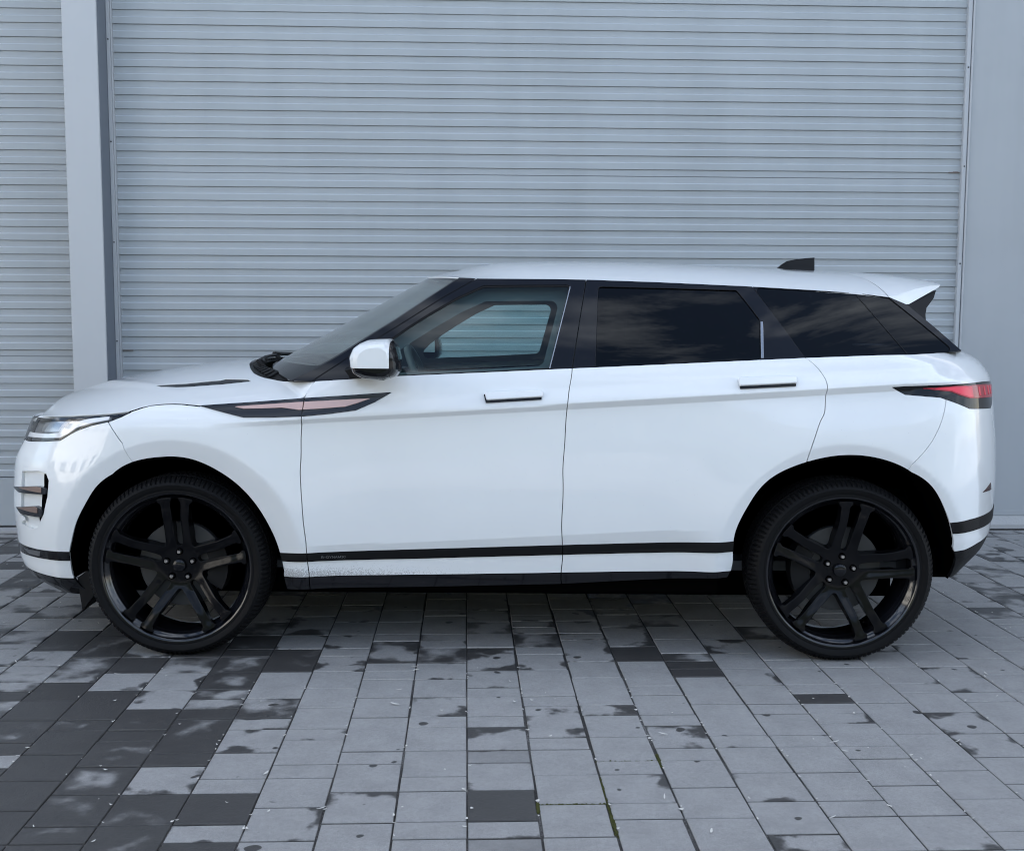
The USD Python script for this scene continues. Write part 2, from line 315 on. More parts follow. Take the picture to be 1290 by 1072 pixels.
SAND = M('joint_sand', {"g": ("geometry", {}), "n": ("noise_texture", {"scale": 190.0, "detail": 4.0}), "n2": ("noise_texture", {"scale": 4.0, "detail": 4.0}),
    "r": ("rgb_ramp", {"ramp": [(.3, (.014, .013, .012)), (.52, (.06, .056, .052)), (.68, (.26, .25, .24))]}), "a": ("math", {"math_type": "multiply_add", "value2": .5}), "a2": ("math", {"math_type": "multiply", "value2": .5}),
    "b": ("bump", {"strength": 1.0, "distance": .004}), "p": ("principled_bsdf", {"roughness": .95})},
    [("g.position", "n.vector"), ("g.position", "n2.vector"), ("n.fac", "a.value1"), ("n2.fac", "a2.value1"), ("a2.value", "a.value3"), ("a.value", "r.fac"), ("r.color", "p.base_color"), ("n.fac", "b.height"), ("b.normal", "p.normal")])
YARD = M('yard_far', {"g": ("geometry", {}), "br": ("brick_texture", {"color1": (.17, .172, .176), "color2": (.20, .202, .206), "mortar": (.06, .06, .06), "scale": 1.0, "mortar_size": .006, "brick_width": .2, "row_height": .2}),
    "n": ("noise_texture", {"scale": .5, "detail": 5.0}), "r": ("rgb_ramp", {"ramp": [(.3, (.75, .75, .75)), (.7, (1.1, 1.1, 1.1))]}), "m": ("mix_color", {"blend_type": "multiply", "fac": 1.0}), "p": ("principled_bsdf", {"roughness": .8})},
    [("g.position", "br.vector"), ("g.position", "n.vector"), ("n.fac", "r.fac"), ("br.color", "m.a"), ("r.color", "m.b"), ("m.result", "p.base_color")])

gm = trimesh.Trimesh([(-900, -900, -.03), (900, -900, -.03), (900, 900, -.03), (-900, 900, -.03)], [(0, 1, 2), (0, 2, 3)], process=False)
tag(obj('ground', gm, YARD, None, False), 'grey paved ground running on around the yard', 'ground', kind='structure')
pavement = xf('pavement')
tag(pavement, 'grey cement block paving with damp patches in front of the shutter', 'pavement', kind='structure')
PX0, SKEW = -.0129, -.0041
KNOWN = {-7: [28, 30, 32, 34, 36, 37], -6: [29, 31, 33, 35, 36, 38], -5: [29, 31, 33, 34, 37, 38], -4: [28, 29, 31, 32, 34, 36, 37], -3: [28, 30, 32, 33, 35, 36], -2: [27, 29, 31, 33, 34, 37],
         -1: [28, 29, 31, 32, 34, 36, 37], 0: [29, 31, 33, 34, 36, 37, 39, 40, 42, 45], 1: [28, 30, 32, 34, 35, 38, 39, 42, 44, 45], 2: [29, 30, 32, 33, 35, 37, 38, 41, 43, 46], 3: [29, 31, 33, 34, 36, 37, 39, 40, 43, 45],
         4: [28, 30, 32, 34, 35, 38, 41, 42], 5: [29, 30, 32, 34, 35, 37, 38], 6: [29, 31, 33, 34, 36, 37], 7: [28, 30, 32, 35, 38], 8: [29, 31, 33, 35, 37]}
SOAKED = {(0, 29), (3, 43), (4, 41), (4, 42), (6, 38)}
pv = random.Random(11); cells = []
for i in range(-25, 26):
    k = KNOWN.get(i, [])
    lo = k[0] if k else 28
    js = list(k) if k else [28]
    while js[-1] < 70: js.append(js[-1] + pv.choice([1, 2, 2, 2, 3, 1, 2]))
    while js[0] > 16: js.insert(0, js[0] - pv.choice([1, 2, 2, 3]))
    js = [j for j in js if j <= 70]
    if js[-1] < 70: js.append(70)
    for a, b in zip(js[:-1], js[1:]): cells.append((i, a, b))
def paver_geo(i, a, b):
    j = .012
    y0, y1 = a * .1 + .002, b * .1 + .002
    if b == 70: y1 = 7.018
    g = [pv.uniform(.0010, .0026), pv.uniform(.0010, .0026), pv.uniform(.0018, .0048), pv.uniform(.0018, .0048)]
    wide = {1: .0030, 2: .0038, 3: .0042, 4: .0026, 5: .0022, -1: .0018}
    g[0] += wide.get(i, 0) * (.5 + .5 * math.sin(a * .9 + i)); g[1] += wide.get(i + 1, 0) * (.5 + .5 * math.sin(a * .9 + i + 1))
    xa, xb = PX0 + .2 * i + g[0], PX0 + .2 * (i + 1) - g[1]; ya, yb = y0 + g[2], y1 - g[3]
    zt = [pv.gauss(0, .0008) + dz for dz in [0] * 4]; z0 = pv.gauss(0, .0009); tx, ty = pv.gauss(0, .0012), pv.gauss(0, .0012)
    c = .0035
    def sh(x, y): return x + SKEW * (y - 4)
    cx, cy = (xa + xb) / 2, (ya + yb) / 2
    P = []
    for inset, dz in ((c, 0.0), (c * .35, -.0011), (0.0, -.0045), (0.0, -.03)):
        for x, y in ((xa + inset, ya + inset), (xb - inset, ya + inset), (xb - inset, yb - inset), (xa + inset, yb - inset)):
            P.append((sh(x, y), y, z0 + dz + tx * (x - cx) + ty * (y - cy)))
    F = [(0, 1, 2, 3)]
    for r in range(3):
        for k in range(4):
            p, q = r * 4 + k, r * 4 + (k + 1) % 4
            F.append((p, p + 4, q + 4, q))
    uv = [((p[0] - SKEW * (p[1] - 4) - xa) / (xb - xa), (p[1] - ya) / (yb - ya)) for p in P]
    return np.array(P), np.array(F), np.clip(np.array(uv), .001, .999)
def dampness(i, a, b):
    x, y = PX0 + .2 * (i + .5), (a + b) * .05
    if (i, a) in SOAKED: return 1
    edge = -.66 - .10 * (y - 3) + .12 * math.sin(3.1 * y) 
    w = 0
    if x < edge:
        w = pv.choice([1, 1, .8, .8, .8, .35]) if y < 3.7 else pv.choice([.8, .6, .6, .35, .8, 1])
        if y > 4.6: w = pv.choice([.6, .35, .35, .8, 0])
    elif x < edge + .22: w = pv.choice([.35, .6, .35, 0])
    elif y > 4.3: w = pv.choice([0, 0, 0, .35, .35, .6])
    else: w = pv.choice([0, 0, 0, 0, .35])
    return w
def in_view(i, a, b):
    p = np.array([PX0 + .2 * (i + .5), (a + b) * .05, 0]) - [0, 0, CAM_H]
    d = p @ fw; u = abs(p @ rt2) / d; v = (p @ dn2) / d
    return u < .5 * 1290 / F_PX + .05 and -.1 < v < .5 * 1072 / F_PX + .04
cells.sort(key=lambda c: (not in_view(*c), c[1]))
rest = {}
for n, (i, a, b) in enumerate(cells):
    P, F, uv = paver_geo(i, a, b); w = dampness(i, a, b)
    if n < 300:
        raw('paver', P, F, None, PAV[w], pavement, uv)
    else: rest.setdefault(w, []).append((P, F, uv))
for w, L in rest.items():
    V, F, U, o = [], [], [], 0
    for P, f, uv in L: V.append(P); F.append(f + o); U.append(uv); o += len(P)
    tag(raw('far_pavers', np.vstack(V), np.vstack(F), None, PAV[w], pavement, np.vstack(U)), kind='stuff')
obj('joint_sand', trimesh.Trimesh([(-5.3, 1.5, -.0048), (5.4, 1.5, -.0048), (5.4, 7.15, -.0048), (-5.3, 7.15, -.0048)], [(0, 1, 2), (0, 2, 3)], process=False), SAND, pavement, False)

# unseen greenery added behind the camera so black panels and wheels mirror something dark
hv_, hf_ = [], []
nx_, nz_ = 160, 22
X_, Z_ = np.meshgrid(np.linspace(-34, 34, nx_), np.linspace(-.02, 1, nz_), indexing='ij')
dep = meshkit.fbm(np.stack([X_ * .9, Z_ * 5.5, 0 * X_], -1), 4, 3); topz = 5.6 + 1.2 * meshkit.fbm(np.stack([X_ * .5, 0 * X_, 0 * X_ + 9], -1), 3, 5)
front = np.stack([X_, -13.5 + 1.6 * (dep - .5) - 1.2 * Z_ ** 4, Z_ * topz], -1).reshape(-1, 3)
bk = front * [1, 0, 1] + [0, -17.0, 0]
ii, jj = np.meshgrid(np.arange(nx_ - 1), np.arange(nz_ - 1), indexing='ij'); q = np.stack([ii * nz_ + jj, (ii + 1) * nz_ + jj, (ii + 1) * nz_ + jj + 1, ii * nz_ + jj + 1], -1).reshape(-1, 4)
q = np.vstack([q, q[:, ::-1] + len(front)]); tp_ = np.arange(nx_ - 1) * nz_ + nz_ - 1
q = np.vstack([q, np.stack([tp_, tp_ + nz_, tp_ + nz_ + len(front), tp_ + len(front)], 1)])
LEAF = M('hedge_leaves', {"g": ("geometry", {}), "n": ("noise_texture", {"scale": 7.0, "detail": 6.0, "roughness": .7}), "r": ("rgb_ramp", {"ramp": [(.35, (.008, .012, .006)), (.6, (.035, .055, .02)), (.8, (.07, .095, .035))]}), "p": ("principled_bsdf", {"roughness": .8})},
    [("g.position", "n.vector"), ("n.fac", "r.fac"), ("r.color", "p.base_color")])
tag(obj('hedge', (np.vstack([front, bk]), q), LEAF, None, True), 'tall dark green shrubbery added out of view opposite the building for dark reflections', 'hedge')

# sunlit white block added out of view, for bright reflections on the car's front corner
added_block = xf('office_building')
tag(added_block, 'white block with square windows added out of view at left for bright reflections', 'building')
PLASTER = plain('white_render', (.74, .73, .70), .85, .002, 40)
WPANE = plain('added_block_glass', (.01, .012, .015), .05)
wy, wz = [-8.2, -5.6, -3.0, -.4, 2.2], [.9, 3.9]
xs0 = -13.0
strips = []
edges_z = [-.02] + [v for z in wz for v in (z, z + 1.5)] + [6.6]
for k in range(0, len(edges_z) - 1):
    z0, z1 = edges_z[k], edges_z[k + 1]
    if k % 2 == 0: strips.append(bx(xs0 - .3, xs0, -9.4, 4.6, z0, z1))
    else:
        ys = [-9.4] + [v for y in wy for v in (y, y + 1.3)] + [4.6]
        for q in range(0, len(ys), 2): strips.append(bx(xs0 - .3, xs0, ys[q], ys[q + 1], z0, z1))
obj('wall', cat(*strips, bx(xs0 - 8, xs0 - .302, -9.4, 4.6, -.02, 6.6)), PLASTER, added_block, False)
for z in wz:
    for y in wy: obj('window', bx(xs0 - .30, xs0 - .16, y, y + 1.3, z, z + 1.5), WPANE, added_block)
obj('roof', bx(xs0 - 8.2, xs0 + .25, -9.6, 4.8, 6.602, 6.85), ROOFM, added_block)
# ------------------------------------------------------------------ car: surfaces (car coordinates: x back from the front axle, y across with the near side negative, z up)
def sm(a, b, x):
    t = np.clip((x - a) / (b - a), 0, 1); return t * t * (3 - 2 * t)
# car coordinates: x back from the front axle, y across (near side negative), z up
PROF=PI([.10,.20,.27,.34,.42,.52,.62,.75,.90,1.00,1.06,1.12,1.18,1.26,1.36],
        [.845,.868,.884,.896,.909,.921,.928,.932,.931,.928,.921,.907,.885,.845,.78])
XN=PI([.10,.17,.22,.27,.33,.40,.47,.55,.65,.75,.85,.95,1.05,1.2],[-.60,-.70,-.81,-.885,-.912,-.919,-.922,-.926,-.92,-.909,-.868,-.822,-.737,-.553])
XT=PI([.10,.2,.25,.3,.35,.42,.5,.6,.7,.85,.95,1.03,1.08,1.13,1.17,1.21,1.25,1.35],[3.20,3.281,3.324,3.361,3.406,3.464,3.491,3.498,3.5,3.494,3.485,3.478,3.472,3.462,3.442,3.405,3.32,3.0])
LF,LR,PF,PR=.66,.56,2.35,2.5
WB,RA,RT=2.681,.372,.372
def shoulder_z(x): return .9385+.0617*x
def crease_z(x): return .427+.052*x
def width(x,z):
    w=PROF(z)
    w=w-.012*((x-1.35)/1.35)**2*(1-sm(1.0,1.3,z))
    # fender top rounding ahead of the door
    fr=1-sm(.1,.75,x)
    t=np.clip((z-.90)/.22,0,1); w=w-fr*.10*(t**2.4)
    # shoulder crease: groove under the line
    zl=shoulder_z(x); m=sm(.12,.5,x)*(1-sm(3.0,3.25,x))
    d=zl-z
    w=w+m*.010*(1-sm(0.,.07,-d))*(d<=0)+m*(.010-.017*np.clip(d/.021,0,1)+.007*sm(.02,.24,d))*(d>0)
    # lower door crease
    zc=crease_z(x); m2=sm(.45,.62,x)*(1-sm(2.0,2.2,x)); d=np.clip(zc-z,0,.075)
    w=w-m2*.26*d
    # wheel arch flares
    for cx,A in ((0.,.020),(WB,.026)):
        r=np.hypot(x-cx,z-RA)-.437-.075
        o=.5*(r+np.sqrt(r*r+.00004)); b=np.minimum(.5*(-r+np.sqrt(r*r+.00004)),.13)
        w=w+(A*np.exp(-(o/.16)**1.3)-.30*b)*sm(1.15,.95,z)*1.0
    return w
def ends(x,z):
    tf=np.clip((x-XN(z))/LF,0,1); tr=np.clip((XT(z)-x)/LR,0,1)
    return (1-(1-tf)**PF)**(1/PF)*(1-(1-tr)**PR)**(1/PR)
def lby(x,z): return width(x,z)*ends(x,z)
def s_of(x,z):
    xn,xt=XN(z),XT(z); a=xn+LF; b=xt-LR
    return np.where(x<a,np.sqrt(np.clip((x-xn)/LF,0,1)),np.where(x>b,7-np.sqrt(np.clip((xt-x)/LR,0,1)),1+5*(x-a)/(b-a)))
def lb(s,z):
    s=np.asarray(s,float); z=np.asarray(z,float)
    sg=np.where((s<0)|(s>7),-1.,1.); s=np.where(s<0,-s,np.where(s>7,14-s,s))
    xn,xt=XN(z),XT(z); a=xn+LF; b=xt-LR
    x=np.where(s<1,xn+LF*s**2,np.where(s>6,xt-LR*(7-s)**2,a+(b-a)*(s-1)/5))
    return np.stack([x,-sg*lby(x,z),z+0*x],-1)
def gw(x,z):
    d=z-1.16
    w=.872-.52*d-.25*d*d
    return w-.020*((x-1.5)/1.3)**2-.05*sm(2.3,3.4,x)
def arc(p,n):
    p=np.asarray(p,float); d=np.r_[0,np.cumsum(np.linalg.norm(np.diff(p,axis=0),axis=1))]
    t=np.linspace(0,d[-1],n); return np.stack([np.interp(t,d,p[:,k]) for k in range(p.shape[1])],1)
def smooth_curve(p,n,k=3):
    q=arc(p,n)
    for _ in range(k):
        q[1:-1]=.25*q[:-2]+.5*q[1:-1]+.25*q[2:]
    return q
BZX=[-.835,-.82,-.77,-.68,-.55,-.35,-.1,.12,.30]
BZZ=[.93,.965,1.00,1.03,1.055,1.085,1.115,1.135,1.145]
def bonnet(E,u,v,zz=None):
    """E: (n,3) edge curve (near side), v in 0..1, u in -1..1"""
    n=len(E); t=np.linspace(0,1,n)
    e=np.stack([np.interp(v,t,E[:,k]) for k in range(3)],-1)
    xc=PI([0,.1,.25,.6,.9,1],[-.835,-.79,-.62,-.19,.13,.19])(v)
    zc=PI(BZX,BZZ if zz is None else zz)(xc)
    a=np.abs(u)
    # plan shape of the leading edge follows the bumper below it
    ss=np.linspace(0,E0S,60); q=lb(ss,np.full(60,.945)); yy=-q[:,1]/-q[-1,1]; sh=(q[:,0]-q[0,0])/(q[-1,0]-q[0,0])
    s0=np.interp(a,yy,sh); k=sm(0,.12,v); k2=sm(.15,.6,v)
    x=xc+(e[...,0]-xc)*((1-k)*s0+k*((1-k2)*a**1.7+k2*(.55*a**2+.45*a**4)))
    z=zc-(zc-e[...,2])*((1-k2)*(.75*a**1.9+.25*a**6)+k2*(.45*a**2.2+.55*a**7))
    return np.stack([x,e[...,1]*u,z],-1)
E0S=.5299
BZZ=[0.886,0.922,0.998,1.038,1.0765,1.1165,1.1571,1.1778,1.1878]
RZX=[.90,1.05,1.3,1.6,2.0,2.4,2.75]
RZZ=[1.5653,1.5903,1.6334,1.6389,1.6312,1.6142,1.6006]
def roof(Rl,u,v,zz=None):
    n=len(Rl); t=np.linspace(0,1,n)
    ex=np.interp(v,t,Rl[:,0]); ez=np.interp(v,t,Rl[:,1]); ey=-gw(ex,ez)
    xc=np.interp(v,[0,1],[.94,2.80])
    zc=PI(RZX,RZZ if zz is None else zz)(xc); a=np.abs(u)
    x=xc+(ex-xc)*a**2; z=zc-(zc-ez)*(.62*a**2+.38*a**7)
    # the front edge sits on the windscreen's upper edge
    k=.7*a**2+.3*a**4; w=np.clip(1-v/.16,0,1)**2
    x0=WS[2]+(Rl[0,0]-WS[2])*k; z0=WS[3]+.006+(Rl[0,1]-WS[3]-.004)*k; xr=.94+(Rl[0,0]-.94)*a**2; zr=PI(RZX,RZZ)(.94); zr=zr-(zr-Rl[0,1])*(.62*a**2+.38*a**7)
    return np.stack([x+w*(x0-xr),ey*u,z+w*(z0-zr)],-1)
WS=[.25,1.172,.94,1.553,0.]
def screen(Al,u,v,ws=None):
    """Al: A-pillar line (n,2) from top to base; v 0 base 1 top"""
    xb,zb,xt,zt,bow=WS if ws is None else ws
    Al=np.asarray(Al)[::-1]; n=len(Al); t=np.linspace(0,1,n)
    ex=np.interp(v,t,Al[:,0]); ez=np.interp(v,t,Al[:,1]); ey=-gw(ex,ez)
    xc=xb+(xt-xb)*v-bow*np.sin(np.pi*v)*.6; zc=zb+(zt-zb)*v+bow*np.sin(np.pi*v)
    a=np.abs(u); k=.7*a**2+.3*a**4
    return np.stack([xc+(ex-xc)*k,ey*u,zc+(ez-zc)*k],-1)
F={
 'bonnet_edge':[[0.5299,0.9567],[0.6603,0.9668],[0.7437,0.9723],[0.8266,0.9792],[0.8938,0.9854],[0.9316,0.9909],[0.9637,0.997],[0.9773,1.0052],[0.9902,1.0136],[1.0181,1.0211],[1.0647,1.0246],[1.1136,1.027],[1.1647,1.0281],[1.2198,1.0271],[1.2781,1.0242],[1.3539,1.0203],[1.4627,1.025],[1.587,1.0309],[1.6864,1.0361],[1.8364,1.0439],[2.0067,1.0531]],
 'door_gap_1':[[1.9726,1.1178],[1.9771,1.0934],[1.9893,1.0704],[2.0126,1.0464],[2.0435,1.0183],[2.0726,0.9849],[2.1097,0.9325],[2.1357,0.8758],[2.1787,0.7906],[2.2035,0.6921],[2.2246,0.5764],[2.2422,0.4518],[2.2547,0.3892],[2.2759,0.3277],[2.2665,0.2725]],
 'door_gap_2':[[3.7084,1.1761],[3.7312,1.111],[3.7673,1.034],[3.803,0.9385],[3.8166,0.844],[3.8356,0.7327],[3.8415,0.6202],[3.8606,0.4562],[3.9711,0.2812]],
 'door_gap_3':[[5.4271,1.2195],[5.4353,1.2068],[5.4491,1.1852],[5.4624,1.1574],[5.473,1.124],[5.4703,1.0913],[5.4625,1.056],[5.4536,1.006],[5.4299,0.976],[5.3972,0.9234],[5.3639,0.8675],[5.3439,0.8133]],
 'rear_bumper_gap':[[6.1592,1.057],[6.147,1.0196],[6.1317,0.9824],[6.1064,0.936],[6.0743,0.8897],[6.0343,0.8434],[5.9887,0.7941]],
 'front_bumper_gap':[[0.9183,0.9558],[0.9642,0.9096],[1.0123,0.8596],[1.0979,0.8006]],
 'belt':[[1.9726,1.1178],[2.2531,1.13],[2.5328,1.1418],[3.1121,1.1577],[3.7151,1.1749],[4.3824,1.1927],[5.0688,1.2112],[5.4289,1.2201],[6.1223,1.2341],[6.2985,1.2398],[6.6781,1.2404]],
 'front_arch':[[0.6161,0.1972],[0.8391,0.4194],[0.8744,0.526],[0.917,0.6247],[0.9807,0.7286],[1.0972,0.7923],[1.2593,0.8154],[1.4397,0.8127],[1.6609,0.7628],[1.829,0.6875],[1.9727,0.5733],[2.0447,0.4702],[2.1034,0.3524],[2.1066,0.2703]],
 'rear_arch':[[5.0731,0.287],[5.0081,0.3581],[4.9227,0.493],[4.9816,0.6244],[5.108,0.741],[5.3419,0.8133],[5.5622,0.8407],[5.7818,0.8312],[6.0113,0.7684],[6.1138,0.665],[6.1754,0.554],[6.2183,0.4584],[6.5077,0.2764]],
 'strip_top':[[2.1015,0.4241],[3.0163,0.4451],[3.8579,0.465],[4.9208,0.4887]],
 'strip_bot':[[2.1096,0.3906],[3.0242,0.4057],[3.8734,0.4245],[4.94,0.4475]],
 'sill_white_bot':[[2.1275,0.3235],[3.0572,0.3335],[3.9303,0.3464],[4.9802,0.3631]],
 'sill_black_bot':[[2.1066,0.2703],[3.066,0.2802],[3.9647,0.2977],[4.8833,0.3365],[5.0121,0.3411]],
 'fstrip':[[0.5092,0.4048],[0.6717,0.4096],[0.7801,0.4163],[0.847,0.4133],[0.8416,0.3782],[0.7673,0.3788],[0.645,0.3733],[0.5447,0.3825]],
 'flow':[[0.4458,0.3029],[0.6024,0.3023],[0.735,0.2978],[0.8293,0.3011],[0.7299,0.225],[0.5774,0.2192],[0.5542,0.25],[0.5,0.2632]],
 'rstrip':[[6.1732,0.5651],[6.2699,0.5729],[6.5695,0.5851],[6.5852,0.5361],[6.2917,0.5247],[6.189,0.5203]],
 'rlow':[[6.3433,0.3553],[6.4923,0.3557],[6.5465,0.4525],[6.4845,0.3645],[6.5066,0.3018],[6.416,0.3092]],
 'reflector':[[6.3551,0.675],[6.4493,0.7068],[6.4649,0.6756]],
 'headlight':[[0.5522,0.9522],[0.5041,0.9008],[0.4154,0.852],[0.5118,0.8499],[0.6635,0.8619],[0.7563,0.872],[0.7881,0.8949],[0.8163,0.915],[0.865,0.9378],[0.9238,0.9559],[0.9502,0.9736],[0.9676,0.9921],[0.8971,0.9814],[0.7481,0.9681]],
 'drl':[[0.7677,0.9436],[0.8382,0.9658],[0.9066,0.9767],[0.9123,0.965],[0.8537,0.9487],[0.8073,0.9296],[0.7767,0.9023],[0.7446,0.8842],[0.6698,0.8782],[0.4602,0.8657],[0.4675,0.8852],[0.66,0.8928],[0.7257,0.9024]],
 'hl_reflector':[[0.5731,0.9403],[0.7376,0.9596],[0.8291,0.9686],[0.7576,0.9463],[0.7129,0.9081],[0.5697,0.9002]],
 'taillight':[[5.9145,1.1071],[6.0719,1.113],[6.4157,1.1229],[6.6161,1.1171],[6.5174,1.0241],[6.4894,1.0122],[6.2806,1.0201],[6.2206,1.0402],[6.1353,1.0673],[5.9973,1.0791]],
 'tail_red':[[6.0689,1.1032],[6.1985,1.11],[6.4082,1.112],[6.5798,1.1054],[6.5212,1.0575],[6.2856,1.0621],[6.2322,1.0749],[6.188,1.09],[6.1258,1.0962]],
 'blade':[[1.356,1.019],[1.6893,1.0343],[2.0151,1.0526],[2.2911,1.0654],[2.5572,1.0779],[2.4912,1.0405],[2.4035,1.008],[2.2418,0.993],[2.0865,0.983],[1.8932,0.978],[1.7005,0.9765],[1.5339,0.9966]],
 'blade_copper':[[1.5933,1.015],[2.0143,1.0366],[2.4428,1.0533],[2.3815,1.0355],[2.3217,1.0213],[2.1723,1.0128],[2.0315,1.0064],[1.9069,1.0144],[1.7794,1.0104],[1.6599,1.0084]],
 'handle_f':[[3.1841,1.0707],[3.1994,1.0753],[3.5493,1.0826],[3.5661,1.078],[3.5849,1.0526],[3.2268,1.0384]],
 'handle_r':[[4.8703,1.1296],[4.8932,1.1358],[5.2505,1.1436],[5.2639,1.1383],[5.2597,1.1096],[4.8849,1.0979]],
 'fvent':[[0.4625,0.7166],[0.702,0.7437],[0.7458,0.7379],[0.7647,0.7086],[0.7614,0.6413],[0.7425,0.5668],[0.7009,0.5081],[0.6518,0.4944],[0.513,0.4921]],
 'fvent_slot':[[0.7237,0.7326],[0.7461,0.7363],[0.7627,0.7084],[0.7593,0.6411],[0.7402,0.5665],[0.7016,0.5116],[0.7029,0.5553],[0.719,0.5972],[0.7186,0.6566],[0.729,0.684]],
 'fin1':[[0.4591,0.6448],[0.7099,0.6794],[0.7596,0.6758],[0.7552,0.6525],[0.6628,0.6453],[0.556,0.637]],
 'fin2':[[0.5222,0.5663],[0.7018,0.5952],[0.7401,0.5844],[0.7326,0.5556],[0.6636,0.5518],[0.5797,0.5487]],
 'fog':[[0.5505,0.3942],[0.7003,0.4045],[0.6891,0.382],[0.6055,0.3799]],
 'roof_rail':[[1.1242,1.5396],[1.2107,1.5358],[1.3642,1.535],[1.5297,1.5343],[1.6544,1.5328],[1.9675,1.5226],[2.3161,1.5077],[2.5852,1.4935],[2.7855,1.4811],[2.9179,1.4656]],
 'a_line':[[1.1243,1.5369],[1.0039,1.4536],[0.8877,1.3714],[0.7695,1.2953],[0.6584,1.2213],[0.5701,1.1698],[0.4698,1.1217]],
 'a_inner':[[1.2291,1.506],[1.1189,1.4541],[1.0091,1.3881],[0.929,1.3361],[0.8572,1.2922],[0.7741,1.2336],[0.6987,1.1674],[0.654,1.1237]],
 'd_line':[[2.9179,1.4656],[2.9877,1.4354],[3.0826,1.3481],[3.1829,1.2497]],
 'glass_f':[[0.8991,1.1406],[0.8286,1.1356],[0.7238,1.1288],[0.7465,1.1708],[0.8577,1.2846],[0.929,1.3361],[1.0091,1.3881],[1.1189,1.4541],[1.2291,1.506],[1.3975,1.5083],[1.5915,1.5101],[1.5441,1.3291],[1.5035,1.1722],[1.2477,1.1573]],
 'glass_r':[[1.7074,1.5028],[1.9902,1.4973],[2.2779,1.4899],[2.3191,1.4327],[2.3593,1.3718],[2.3475,1.2113],[2.0358,1.1944],[1.6858,1.1786]],
 'glass_q':[[2.3522,1.5022],[2.5847,1.4902],[2.7852,1.4794],[2.9173,1.4622],[3.0339,1.3576],[3.1342,1.2646],[3.1678,1.2475],[2.9522,1.2325],[2.532,1.2186]],
 'chrome':[[2.3609,1.3647],[2.3758,1.3647],[2.3638,1.2141],[2.348,1.2125]],
 'gap_b':[[1.6568,1.5328],[1.6254,1.3616],[1.593,1.1729]],
 'gap_c':[[2.3455,1.5072],[2.4363,1.3682],[2.532,1.218]],
 'belt_g':[[0.5627,1.1176],[0.7334,1.1289],[0.9048,1.1406],[1.2477,1.1567],[1.5968,1.1739],[1.972,1.1917],[2.3436,1.21],[2.532,1.2186],[2.9521,1.2319],[3.0797,1.239],[3.1827,1.2488]],
 'fixq':[[2.781,1.4747],[2.9561,1.2357]],
 'winglet':[[2.9758,1.4321],[3.1267,1.497],[3.1089,1.4637],[3.0702,1.4233],[3.0608,1.3979],[3.0573,1.3695],[3.0394,1.387]],
 'spoiler_side':[[2.8609,1.5394],[3.1415,1.5207],[2.9758,1.4321],[2.9161,1.4705]],
 'cowl':[[0.9992,0.9997],[0.8977,0.9567],[0.8447,0.919],[0.8156,0.8949],[0.783,0.8848],[0.7399,0.8813],[0.6439,0.8924],[0.5607,0.9027],[0.3669,0.9272],[0.085,0.9047]],
 'hood_vent':[[0.7934,0.5197],[0.802,0.624],[0.8014,0.7416],[0.7899,0.761],[0.8186,0.8309],[0.8468,0.834],[0.8548,0.7351],[0.8464,0.5831],[0.8278,0.5352]],
 'ws_dark':[[0.5333,0.0691],[0.8006,0.2645],[0.879,0.9575],[0.91,1.0]],
 'ws_low':[[0.9882,0.1383],[0.975,1.0],[0.945,1.0],[0.731,0.2104],[0.7844,0.5291]],
 'mirror_cap':[[0.736,1.185],[0.733,1.222],[0.748,1.256],[0.775,1.276],[0.805,1.288],[0.848,1.292],[0.885,1.293],[0.899,1.271],[0.905,1.229],[0.905,1.181]],
 'mirror_low':[[0.737,1.184],[0.906,1.181],[0.912,1.16],[0.903,1.146],[0.861,1.133],[0.786,1.14],[0.746,1.16]],
 'mirror_frame':[[0.885,1.293],[0.913,1.265],[0.925,1.217],[0.923,1.167],[0.909,1.148],[0.9,1.182],[0.906,1.228],[0.899,1.271]],
 'mirror_arm':[[0.692,1.173],[0.726,1.179],[0.807,1.156],[0.807,1.133],[0.736,1.135],[0.713,1.143]],
 'fin':[[2.594,1.615],[2.615,1.633],[2.639,1.648],[2.689,1.658],[2.766,1.665],[2.762,1.604],[2.679,1.604]],
 'steer':[[0.888,1.245],[0.937,1.128],[0.927,1.263],[0.973,1.221]],
 'farwin':[[0.896,1.303],[0.957,1.351],[1.088,1.43],[1.262,1.474],[1.545,1.475],[1.554,1.453],[1.491,1.188],[0.939,1.155]],
}

